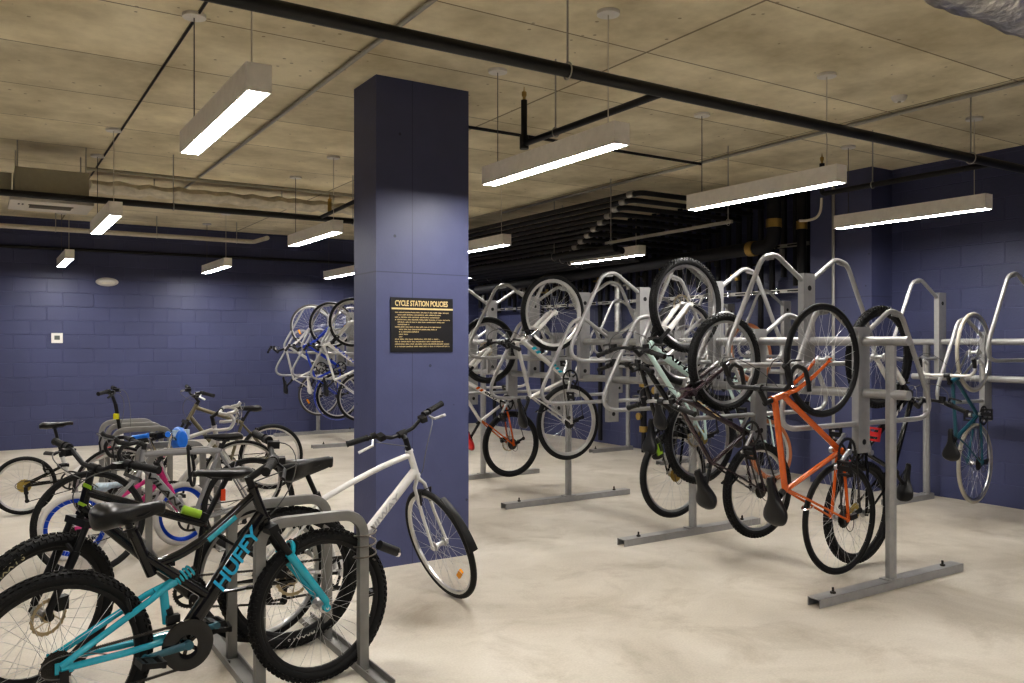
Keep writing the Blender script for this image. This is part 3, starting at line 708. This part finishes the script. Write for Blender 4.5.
# foil duct
n = 90; pts = [(1.6+i*.06, 1.85+.01*math.sin(i*.9), 3.0) for i in range(n)]
tag(MB().tube(pts, [.155+.012*math.sin(i*2.1)*random.random()+.008*random.random() for i in range(n)], 22, n0=(0, 1, 0)).build('foil_duct', FOIL), 'crinkled silver foil duct at the top right corner of the ceiling', 'duct')
fd = bpy.data.objects['foil_duct']
for xx in (2.2, 4.0, 5.8): MB().tube([(xx, 1.85, 3.12), (xx, 1.85, ZC)], .006, 6).build('hanger_rod', PIPG, fd)
wp = bpy.data.objects['wrapped_pipe']
for xx in (1.6, 3.0, 4.4): MB().tube([(xx, 9.76, 3.15), (xx, 9.76, ZC)], .006, 6).build('hanger_rod', PIPG, wp)
sd = thing('smoke_detector', 'white round detector on the ceiling between the two right lights', 'smoke detector', loc=(5.62, 3.61, ZC))
MB().lathe([(.001, -.04), (.035, -.038), (.05, -.02), (.055, 0), (.001, 0)], 24, 'Z').build('housing', CANO, sd)
MB().disc((0, 0, -.041), .012, .006, 'Z').build('sensor', ACG, sd)
# wall fittings on the back wall
wf = thing('emergency_light', 'oval white fitting high on the back wall', 'wall light', loc=(1.595, 13.70, 2.412))
vs = MB().lathe([(.001, -.10), (.05, -.095), (.085, -.06), (.10, -.01), (.10, 0), (.001, 0)], 28, 'Y'); vs.v = [(x*1.55, y, z*.66) for x, y, z in vs.v]; vs.build('housing', CANO, wf)
MB().box((0, -.085, -.02), (.16, .03, .03)).build('lens', ACW, wf)
th = thing('thermostat', 'small white square thermostat on the back wall at the left', 'thermostat', loc=(.941, 13.70, 1.579))
MB().box((0, -.015, 0), (.145, .03, .145)).build('case', CANO, th, smooth=False); MB().box((0, -.032, .005), (.07, .005, .06)).build('display', mat('dark display', (.10, .11, .10), .3), th, smooth=False)
# dark pipework at the right
for i in range(9):
    zz = 3.10-.052*i; X0 = 5.90+.035*i; Yt = 6.75+.17*i
    pipe_thing('black_pipe', 'black pipe of the stacked run under the ceiling that bends toward the right wall', 'pipe', [(X0, 13.3, zz), (X0, Yt, zz), (7.80, Yt, zz)], .028, PIPB, fil=.10, group='stacked black pipes under the ceiling',
        couple=[((X0, Yt+.14, zz), (0, 1, 0), PIPG)])
for i in range(6):
    pipe_thing('black_pipe', 'black pipe high behind the tall rack, running along the ceiling to the back wall', 'pipe', [(6.1+.27*i, 13.3, 2.59), (6.1+.27*i, 7.4+.2*i, 2.59)], .04, PIPB, rods=[(6.1+.27*i, 8.6+.2*i, 2.59), (6.1+.27*i, 12.0, 2.59)], group='black pipes along the ceiling')
pipe_thing('drain_pipe', 'fat black drain pipe with an upturned elbow and brass bands beside the right pilaster', 'pipe', [(7.25, 12.5, 2.42), (7.25, 6.12, 2.56), (7.25, 6.12, 3.27)], .075, PIPB, fil=.17, n=18,
    couple=[((7.25, 6.42, 2.553), (0, 1, 0), BRS), ((7.25, 6.12, 2.80), (0, 0, 1), BRS)])
pipe_thing('drain_pipe', 'black vertical drain pipe with a brass band close to the right pilaster', 'pipe', [(7.62, 6.05, 2.2), (7.62, 6.05, 3.27)], .05, PIPB, couple=[((7.62, 6.05, 2.80), (0, 0, 1), BRS)])
pipe_thing('conduit', 'thin grey vertical conduit on the face of the right pilaster', 'conduit', [(7.585, 5.62, .02), (7.585, 5.62, 3.26)], .016, PIPG)
pipe_thing('strut_channel', 'pale strut channel hanging level below the stacked black pipes', 'strut', [(5.80, 7.2, 2.60), (5.72, 5.30, 2.60)], .020, PIPG, rods=[(5.725, 5.35, 2.6), (5.79, 7.1, 2.6)], n=4)
pipe_thing('insulated_pipe', 'silver wrapped vertical pipe against the right wall behind the tall rack', 'pipe', [(7.80, 9.40, 0.9), (7.80, 9.40, 2.62)], .055, FOIL, couple=[((7.80, 9.4, 2.55), (0, 0, 1), BRS), ((7.8, 9.4, 1.55), (0, 0, 1), BRS)])
for i in range(44):
    Y = 6.15+.17*i
    if abs(Y-9.4) < .12: continue
    t = thing('riser_pipe', 'black vertical riser pipe with a small valve against the right wall', 'pipe', 'black riser pipes on the right wall', (7.86, Y, .05))
    hb = .0 if i % 9 == 4 else 2.0+.11*(i % 3)
    MB().tube([(0, 0, hb), (0, 0, 3.24)], .034, 10).build('pipe', PIPB, t)
    if i % 2 == 0:
        b = MB(); zz = 2.28+.10*(i % 3); b.tube([(-.03, 0, zz-.06), (-.03, 0, zz+.06)], .030, 10); b.tube([(-.03, 0, zz), (-.10, 0, zz)], .012, 8); b.box((-.105, 0, zz), (.014, .07, .025)); b.build('valve', (CHN, PIPG, CHN, BRS)[(i//2) % 4], t)
for zz, Y0 in ((2.10, 6.1), (2.62, 6.1)):
    t = thing('strut_rail', 'slotted steel rail with clamps across the black riser pipes, ' + ('lower of the two' if zz < 2.3 else 'upper of the two'), 'rail', loc=(7.80, Y0, zz))
    MB().box((0, 3.6, 0), (.03, 7.2, .041)).build('channel', PIPG, t, smooth=False)
    sm_ = MB().box((0, 0, 0), (.004, .15, .016)).mesh('slot', BLKM, False); cm_ = MB().box((0, 0, 0), (.03, .035, .06)).mesh('clamp', CHR, False)
    for i in range(28): link('slot', sm_, t).location = (-.018, .2+.26*i, 0)
    for i in range(19): link('clamp', cm_, t).location = (-.02, .05+.37*i, 0)
for i, (Y, z0, z1) in enumerate(((8.76, .28, 1.0), (8.44, .75, 1.0))):
    t = thing('valve', ('tall black and brass valve near the floor under the tall rack', 'short black and brass valve beside the tall one, higher off the floor')[i], 'valve', loc=(7.72, Y, z0))
    h = z1-z0; MB().tube([(0, 0, -.0), (0, 0, h)], .045, 12).build('body', PIPB, t); MB().tube([(0, 0, h-.10), (0, 0, h-.03)], .062, 14).build('flange', BRS, t); MB().tube([(0, 0, .0), (0, 0, .08)], .06, 14).build('flange', BRS, t)
    MB().disc((-.09, 0, .22 if i == 0 else .12), .05, .02, 'X').tube([(0, 0, .22 if i == 0 else .12), (-.09, 0, .22 if i == 0 else .12)], .02, 8).build('handle', BRS, t)
    MB().tube([(0, 0, -z0 if i == 0 else -.10), (0, 0, 0)], .03, 10).build('pipe', PIPB, t)
pipe_thing('pipe', 'dark level pipe on the right wall below the valves', 'pipe', [(7.84, 6.0, .82), (7.84, 9.0, .82)], .03, PIPB)

# ------------------------------------------------------------------ tall racks
def plate_mesh():
    def f():
        b = MB(); w, d = .115, .046
        b.box((0, -d/2, -.40), (w, .006, .80)); b.box((-w/2+.003, 0, -.40), (.006, d, .80)); b.box((w/2-.003, 0, -.40), (.006, d, .80)); b.box((0, 0, -.012), (w, d, .006))
        return b.mesh('hanger_plate', RACK, smooth=False)
    return cached('plate', f)
def hole_mesh(): return cached('hole', lambda: MB().disc((0, 0, 0), .018, .003, 'Y', 16).mesh('bolt_hole', BLKM))
def arm_mesh(s):
    def f():
        pts = fillet([(.05*s, 0, -.045), (.31*s, 0, .115), (.44*s, 0, .085), (.825*s, 0, -.615), (.05*s, 0, -.615)], .13, 8)
        return MB().tube(pts, .0165, 10, n0=(0, 1, 0)).mesh('hanger_arm', RACK)
    return cached(('arm', s), f)
def hook_mesh(s): return cached(('hook', s), lambda: MB().tube(fillet([(.33*s, 0, .085), (.40*s, 0, .075), (.435*s, 0, .095)], .02, 3), .008, 6).mesh('hook', RACK))
def tall_rack(label, X, slots, feet, Y0, Y1, sides=(-1, 1), group='tall bicycle racks', wall=False):
    t = thing('bike_rack', label, 'bike rack', group, (X, Y0, 0))
    for zz in (1.515, 1.185): MB().tube([(0, 0, zz), (0, Y1-Y0, zz)], .030, 14).build('beam', RACK, t)
    for y in feet:
        px = .0 if not wall else .13
        b = MB(); b.tube([(px, y-Y0, .05), (px, y-Y0, 1.49)], .030, 8, sq=True); po = b.build('post', RACK, t, angle=30)
        b = MB(); c, L = (0, 1.46) if not wall else (-.17, .72)
        b.box((c, y-Y0, .047), (L, .085, .006)); b.box((c, y-Y0-.040, .025), (L, .006, .05)); b.box((c, y-Y0+.040, .025), (L, .006, .05))
        f = b.build('foot', RACK, t, smooth=False)
        for sx in (-.56, .56):
            if wall: sx = sx*.5+c
            b = MB(); b.tube([(sx, y-Y0, .05), (sx, y-Y0, .085)], .007, 6); b.disc((sx, y-Y0, .055), .016, .012, 'Z', 6); b.build('anchor_bolt', CHN, f)
        MB().box((px, y-Y0, .053), (.12, .08, .008)).build('base_plate', RACK, po, smooth=False)
    for y, hi in slots:
        zt = 1.975 if hi else 1.605
        p = link('hanger_plate', plate_mesh(), t); p.location = (0, y-Y0, zt); link('bolt_hole', hole_mesh(), p).location = (0, -.0265, -.10); link('bolt_hole', hole_mesh(), p).location = (0, -.0265, -.73)
        for s in sides:
            a = link('hanger_arm', arm_mesh(s), t); a.location = (0, y-Y0, zt); link('hook', hook_mesh(s), a)
    return t
RX = 4.74
sl = [(3.31+.415*k, k % 2 == 1) for k in range(13)]
tall_rack('double sided tall grey rack beside the column that holds the orange bicycle', RX, sl, (3.10, 4.80, 6.45, 8.05), 2.98, 8.5)
sl = [(11.19+.415*k, k % 2 == 0) for k in range(6)]
tall_rack('far double sided tall grey rack by the back wall, left of the column', RX, sl, (11.63, 13.45), 10.95, 13.6)
tall_rack('single sided tall grey rack against the right wall, at the right picture edge', 7.60, [(3.22, False), (3.63, True), (4.05, False), (4.47, True)], (2.5, 4.68), 2.3, 4.74, (-1,), wall=True)
tall_rack('single sided tall grey rack against the right wall, seen through the double rack', 7.60, [(6.25+.415*k, k % 2 == 0) for k in range(8)], (6.4, 7.75, 9.1), 6.1, 9.35, (-1,), wall=True)

# ------------------------------------------------------------------ hoop racks
def hoop_rack(label, ys, Y0, Y1):
    t = thing('hoop_rack', label, 'bike rack', 'hoop racks on floor rails', (1.01, Y0, 0))
    for xx in (-.01, .48):
        b = MB(); b.box((xx, (Y1-Y0)/2, .008), (.075, Y1-Y0, .006)); b.box((xx-.036, (Y1-Y0)/2, .018), (.006, Y1-Y0, .035)); b.box((xx+.036, (Y1-Y0)/2, .018), (.006, Y1-Y0, .035)); r = b.build('floor_rail', HOOP, t, smooth=False)
        b = MB()
        for y in ys: b.disc((xx-.024, y-Y0-.07, .016), .012, .012, 'Z', 6); b.disc((xx+.024, y-Y0+.07, .016), .012, .012, 'Z', 6)
        b.build('bolts', CHN, r)
    for y in ys:
        MB().tube(fillet([(0, y-Y0, .012), (0, y-Y0, .725), (.47, y-Y0, .725), (.47, y-Y0, .012)], .11, 7), .024, 12, sq=True, n0=(0, 1, 0)).build('hoop', HOOP, t, angle=35)
hoop_rack('front grey hoop rack locked to the teal and black mountain bike', (3.6, 4.07), 3.35, 4.45)
hoop_rack('middle grey hoop rack behind the grey road bike', (6.38, 6.85), 6.2, 7.1)
hoop_rack('far grey hoop rack near the back wall behind the folding bike', (8.2, 8.65, 9.1), 7.95, 9.35)

# ------------------------------------------------------------------ bicycles on the floor
GF = 'bicycles parked on the floor racks'; UPV = V((0, 0, 1))
def lean(A, B, deg):
    d = (V(B)-V(A)).normalized(); return M.Rotation(math.radians(deg), 3, d) @ UPV
P = dict(tt1=(.53, .70), tt2=(.43, .64), tt3=(.34, .645), st1=(.262, .785), st3=(.335, .60), strut=(.545, .485), sw1=(.358, .533), sw2=(.392, .43), shock=(.47, .579))
bicycle('teal and black full suspension mountain bike in the foreground, locked to the front hoop', (.234, 3.45, .335), (1.284, 3.605, .335), lean((.234, 3.45, 0), (1.284, 3.605, 0), 0), GF,
    R=.335, tr=.027, knob=76, style='sprung', pts=P, HT=(.741, .896), HB=(.800, .745), BB=(.454, .315), ST=(.262, .775), SAD=(.236, .885), BAR=(.82, 1.0),
    frame=BLK, frame2=TEAL, forktype='sus', lower=TEAL, bar='riser', barw=.62, crank=PI+.03, ring=.088, guard=True, armm=TEAD, rim=BLKM, sad=dict(L=.27, w=.105, th=.075, plush=.012),
    text=[('HUFFY', (.582, .495), (.752, .715), .085, TEALT, -1, .0225)], refl=None, bsteer=-.38, postm=BLKM, ringm=BLK, pedrot=.15,
    bands=[((.55, .705), (.665, .785), .0185, TEAL, 'teal_band')])
bicycle('black mountain bike with lime details and fat knobbly tyres, facing left behind the teal one', (1.296, 4.083, .345), (.213, 4.15, .345), UPV, GF,
    R=.345, tr=.031, knob=64, HT=(.892, .872), HB=(.92, .745), BB=(.46, .325), ST=(.40, .68), SAD=(.30, .905), BAR=(.865, .945), frame=BLK, tt=.020, dt=.028, forktype='sus', lower=BLKM, crown=BLKM, disc=True,
    bar='riser', barw=.70, crank=.9, sad=dict(L=.28, w=.07, th=.035), seatlight=True, steer=.6, ring=.075, brakes='disc', armm=BLKM,
    tyretext=[('f', 'MAXXIS', .72, 1.20, 1, .036, mat('faded yellow print', (.42, .39, .25), .5)), ('r', 'MAXXIS', 4.35, 4.75, 1, .03, RUBW)], text=[('I', (.918, .775), (.912, .80), .05, GRN, 1, .0225), ('I', (.898, .85), (.892, .88), .05, GRN, 1, .0225)], bands=[((.42, .695), (.50, .728), .0204, GRN, 'lime_stripe')])
bicycle('white hybrid bike with a turned front wheel, leaning in front of the navy column', (1.20, 4.25, .342), (2.287, 4.372, .342), lean((1.2, 4.25, 0), (2.287, 4.372, 0), -2), GF,
    R=.342, tr=.019, HT=(.885, .890), HB=(.935, .735), BB=(.42, .28), ST=(.315, .69), SAD=(.24, .895), BAR=(.83, .975), frame=WHT, fork=WHT, tt=.017, dt=.028, dty=.020, ttbow=.03, bar='riser', barw=.64, lever=ALU,
    rim=ALU, crank=-.7, steer=-1.62, refl=AMB, refl_a=(-.55, 2.), mud=(76, 22), sad=dict(L=.30, w=.085, th=.095), stemm=BLKM, catch=None,
    text=[('MIIWAY', (.60, .445), (.80, .640), .045, mat('pale grey lettering', (.42, .42, .43), .4), -1, .0195)])
bicycle('grey road bike with drop bars and black lettering on its down tube, facing left', (1.64, 6.1, .34), (.60, 6.03, .34), UPV, GF,
    R=.34, tr=.0155, HT=(.714, .790), HB=(.735, .665), BB=(.40, .275), ST=(.20, .775), SAD=(.17, .865), BAR=(.79, .86), frame=GRYF, tt=.021, dt=.026, fork=GRYF, bar='drop', barw=.42, brakes='road', det=1, rim=BLKM, sad=dict(L=.27, w=.065, th=.035), crank=1.2,
    text=[('VILANO', (.70, .63), (.44, .33), .05, BLK, 1, .0265)])
bicycle("child's pink bicycle with white tyres and blue rims between the hoop racks", (.562, 6.56, .22), (1.288, 6.63, .22), UPV, GF,
    R=.24, tr=.024, tire=RUBW, rim=BLUR, deep=True, HT=(.56, .60), HB=(.60, .50), BB=(.30, .22), ST=(.24, .42), SAD=(.22, .53), BAR=(.58, .68), frame=PINK, fork=PINK, tt=.016, dt=.018, bar='kid', barw=.46, barm=CHR, gripm=BLUP, det=1, nsp=20, sadm=BLUW,
    sad=dict(L=.22, w=.07, th=.05), ring=.055, barbag=True, brakes='none', cables=False, steer=.3)
bicycle('bronze and black hybrid bike with a tall stem, farthest of the parked ones, facing left', (2.535, 8.61, .335), (1.49, 8.6, .335), UPV, GF,
    R=.335, tr=.022, HT=(.735, .90), HB=(.815, .755), BB=(.42, .285), ST=(.286, .73), SAD=(.22, .87), BAR=(.76, .985), frame=OLIV, forktype='sus', lower=BLKM, bar='riser', barw=.58, lever=ALU, rim=ALU, det=1, tt=.019, dt=.021, crank=.3, steer=.25)
bicycle('black folding bike with small wheels, a long seat post and a tall stem, far left', (.329, 8.49, .255), (1.25, 8.5, .255), UPV, GF,
    R=.255, tr=.020, style='fold', mid=(.52, .43), HT=(.775, .66), HB=(.80, .50), BB=(.36, .275), ST=(.29, .50), SAD=(.235, .80), BAR=(.70, 1.035), bands=[((.56, .455), (.72, .54), .028, RED, 'red_band')], frame=WHT, frame2=BLK, fork=BLK, rim=ALU, bar='flat', barw=.54, det=1, nsp=24, cass=GLD, catch=YEL, crank=2., steer=-.35,
    sad=dict(L=.27, w=.075, th=.04))
bicycle('silver road bike with silver taped drop bars, standing between the grey and bronze ones', (.95, 7.42, .335), (1.93, 7.40, .335), UPV, GF,
    R=.335, tr=.015, HT=(.74, .80), HB=(.77, .66), BB=(.41, .275), ST=(.25, .66), SAD=(.22, .75), BAR=(.80, .93), frame=SILV, bar='drop', barw=.42, barm=SILV, gripm=SILV, lever=CHR, brakes='road', det=1, rim=ALU, steer=-.3, crank=.2)
# lock on the front hoop
lk = thing('cable_lock', 'coiled grey cable lock wound round the right leg of the front hoop', 'lock', loc=(1.48, 3.6, .56))
pts = [(.05*math.cos(i*.45)+.01, .06*math.sin(i*.45), -.06+.0035*i) for i in range(44)]
MB().tube(pts, .004, 6).build('cable', mat('clear cable sheath', (.16, .14, .12), .35), lk); MB().tube([(.06, -.05, .02), (.16, -.02, -.03)], .022, 12).build('lock_body', BLKM, lk); MB().disc((.165, -.02, -.033), .022, .012, 'X').build('keyhole_cap', CHR, lk)

tag(MB().tube(bez([(1.21, 6.045, .76), (1.19, 6.03, .84), (1.25, 6.11, .84), (1.27, 6.10, .60), (1.30, 6.04, .42), (1.20, 6.03, .44), (1.22, 6.04, .58), (1.21, 6.045, .76)], 30), .011, 8).build('cable_lock', BLKM), 'black cable lock looped over the top tube of the grey road bike', 'lock')
# ------------------------------------------------------------------ hanging bicycles
GH = 'bicycles hanging on the tall racks'; L_, R_ = V((-1, 0, 0)), V((1, 0, 0))
bicycle('orange road bike with black drop bars hanging nearest on the tall rack', (4.45, 3.25, .431), (4.288, 3.25, 1.40), L_, GH,
    R=.345, tr=.0155, HT=(.835, .835), HB=(.850, .700), BB=(.405, .275), ST=(.29, .835), SAD=(.245, .94), BAR=(.925, .925), frame=ORG, fork=ORG, tt=.019, dt=.019, bar='drop', barw=.44, brakes='road', rim=BLKM, sad=dict(L=.29, w=.09, th=.085), crank=1.9, postm=BLKM)
bicycle('black and white mountain bike with red pedals hanging on the far side of the rack', (4.99, 3.50, .365), (5.15, 3.45, 1.408), R_, GH,
    R=.345, tr=.028, knob=70, HT=(.80, .80), HB=(.84, .69), BB=(.41, .30), ST=(.30, .70), SAD=(.22, .86), BAR=(.83, .92), frame=BLK, frame2=BLK, forktype='sus', lower=WHT, tt=.018, dt=.024, bar='flat', barw=.6, cass=GLD, pedm=RED, crank=2.4, sad=dict(L=.27, w=.075, th=.05),
    text=[('II', (.66, .56), (.76, .64), .03, WHT, 1, .0245)])
bicycle('dark plum mountain bike with knobbly tyres hanging left of the orange one', (4.655, 4.07, .463), (4.325, 4.07, 1.372), L_, GH,
    R=.335, tr=.028, knob=70, HT=(.86, .87), HB=(.895, .755), BB=(.43, .31), ST=(.36, .72), SAD=(.22, .855), BAR=(.93, .97), frame=PLUM, tt=.017, dt=.021, forktype='sus', lower=PLUM, crown=PLUM, bar='flat', barw=.62, barm=ALU, rim=ALU, crank=2.0, ringm=CHN, sad=dict(L=.29, w=.095, th=.09),
    text=[('III', (.62, .52), (.82, .68), .012, GOLD, -1, .0215)])
bicycle('mint and black mountain bike hanging high with its fat wheel above the plum one', (4.519, 4.50, .805), (4.376, 4.50, 1.783), L_, GH,
    R=.345, tr=.028, knob=70, HT=(.715, .80), HB=(.76, .71), BB=(.42, .30), ST=(.34, .57), SAD=(.25, .74), BAR=(.75, .90), frame=MINT, frame2=MINT, forktype='sus', lower=WHT, crown=BLKM, rim=ALU, tt=.018, dt=.028, bar='flat', barw=.70, disc=True, rotor=DISC, brakes='disc', cass=GLD, crank=2.2,
    text=[('SHIVA', (.48, .38), (.72, .66), .045, BLK, -1, .0285)])
bicycle('black mountain bike with a green striped saddle bag hanging low behind the plum one', (4.64, 4.91, .465), (4.75, 4.91, 1.51), L_, GH,
    R=.345, tr=.027, knob=0, HT=(.80, .80), HB=(.84, .70), BB=(.42, .30), ST=(.33, .56), SAD=(.27, .645), BAR=(.82, .90), frame=BLK, forktype='sus', lower=SILV, rim=ALU, bar='flat', barw=.62, cass=GLD, crank=1.2, det=1, sadbag=True, sad=dict(L=.28, w=.085, th=.08))
bicycle('white bike with teal bands and a thick front tyre hanging beyond the saddle bag one', (4.516, 6.15, .786), (4.348, 6.15, 1.775), L_, GH,
    R=.345, tr=.024, HT=(.80, .80), HB=(.83, .69), BB=(.39, .29), ST=(.30, .74), SAD=(.17, .85), BAR=(.83, .93), frame=SILV, frame2=SILV, forktype='sus', lower=WHT, crown=CHR, rim=SILV, bar='flat', barw=.64, det=1, crank=2.6, sadm=BLKS, deep=True,
    text=[('II', (.66, .55), (.74, .62), .05, TEAL, -1, .0225), ('III', (.45, .35), (.55, .43), .04, TEAL, -1, .0225)])
bicycle('white and orange mountain bike with a red saddle hanging just right of the column', (4.69, 7.39, .45), (4.408, 7.39, 1.433), L_, GH,
    R=.345, tr=.026, HT=(.83, .83), HB=(.86, .72), BB=(.44, .31), ST=(.34, .66), SAD=(.22, .84), BAR=(.86, .93), frame=WHT, frame2=ORG, forktype='sus', lower=WHT, disc=True, brakes='disc', rim=BLKM, det=1, bar='flat', barw=.64, sadm=RED, crank=2.2, sad=dict(L=.27, w=.075, th=.05),
    text=[('ooo', (.50, .40), (.62, .51), .045, BLK, -1, .0225), ('II', (.63, .52), (.70, .585), .045, ORG, -1, .0225)])
bicycle('dark teal road bike with cream tyres hanging on the right wall rack', (7.23, 3.94, .469), (7.21, 3.94, 1.424), V((-1, -.12, 0)), GH,
    R=.345, tr=.016, tire=RUBC, HT=(.72, .80), HB=(.75, .68), BB=(.41, .28), ST=(.24, .74), SAD=(.19, .83), BAR=(.78, .86), frame=TEAD, fork=ALU, rim=ALU, bar='drop', barw=.42, barm=SILV, gripm=BLKM, lever=ALU, brakes='road', det=1, crank=1.4, tt=.015, dt=.016, sad=dict(L=.27, w=.08, th=.06))
bicycle('mint bike with tan tyres hanging on the right wall rack behind the orange one', (7.25, 6.17, .345), (7.15, 6.36, 1.40), L_, GH,
    R=.335, tr=.029, tire=RUBT, HT=(.74, .80), HB=(.78, .68), BB=(.41, .28), ST=(.28, .70), SAD=(.22, .84), BAR=(.80, .92), frame=MINT, rim=SILV, bar='flat', barw=.6, det=1, crank=.8)
bicycle('silver city bike with grey tyres, leftmost of three at the far rack', (4.55, 12.85, .70), (4.42, 12.85, 1.775), L_, GH,
    R=.345, tr=.017, tire=RUBG, HT=(.78, .82), HB=(.81, .70), BB=(.42, .28), ST=(.28, .76), SAD=(.20, .90), BAR=(.80, .97), frame=SILV, rim=SILV, bar='flat', barw=.5, barm=SILV, gripm=BLKM, lever=CHR, refl=AMB, refl_a=(1.9, 2.), det=1, crank=1.2, cables=False)
bicycle('blue bike with a white saddle and blue rear mudguard at the far rack', (4.55, 12.02, .72), (4.44, 12.02, 1.78), L_, GH,
    R=.345, tr=.020, HT=(.78, .82), HB=(.81, .70), BB=(.42, .28), ST=(.28, .70), SAD=(.20, .80), BAR=(.80, .95), frame=BLUE, rim=SILV, bar='flat', barw=.56, sadm=RUBW, det=1, crank=1.8, fender=BLUE, fork=BLUE, refl=AMB, refl_a=(4.4, 1.2), cables=False)
bicycle('white bike with blue lettering beside the column at the far rack', (4.56, 11.19, .74), (4.44, 11.19, 1.80), L_, GH,
    R=.345, tr=.021, HT=(.78, .82), HB=(.81, .70), BB=(.42, .28), ST=(.28, .72), SAD=(.20, .86), BAR=(.80, .95), frame=WHT, rim=SILV, bar='flat', barw=.56, det=1, crank=2.4, forktype='sus', lower=SILV, cables=False,
    text=[('TN VERA', (.46, .34), (.76, .64), .045, BLUE, -1, .0225)])

# ------------------------------------------------------------------ camera, world, colour
cam = bpy.data.cameras.new('camera'); co = bpy.data.objects.new('camera', cam); C.objects.link(co); SC.camera = co
cam.sensor_width = 36; cam.lens = 837/1024*36; cam.shift_y = 2/1024; cam.clip_start = .05
co.location = (0, 0, 1.5); co.rotation_euler = (PI/2, 0, -math.radians(32.46))
w = bpy.data.worlds.new('world'); SC.world = w; w.use_nodes = True; w.node_tree.nodes['Background'].inputs[0].default_value = (.02, .02, .025, 1)
SC.cycles.use_denoising = True
try: SC.cycles.denoiser = 'OPENIMAGEDENOISE'
except Exception: pass
SC.cycles.max_bounces = 8; SC.cycles.diffuse_bounces = 6; SC.cycles.glossy_bounces = 4; SC.cycles.sample_clamp_indirect = 6
SC.view_settings.view_transform = 'Standard'; SC.view_settings.look = 'Medium High Contrast'; SC.view_settings.exposure = .36
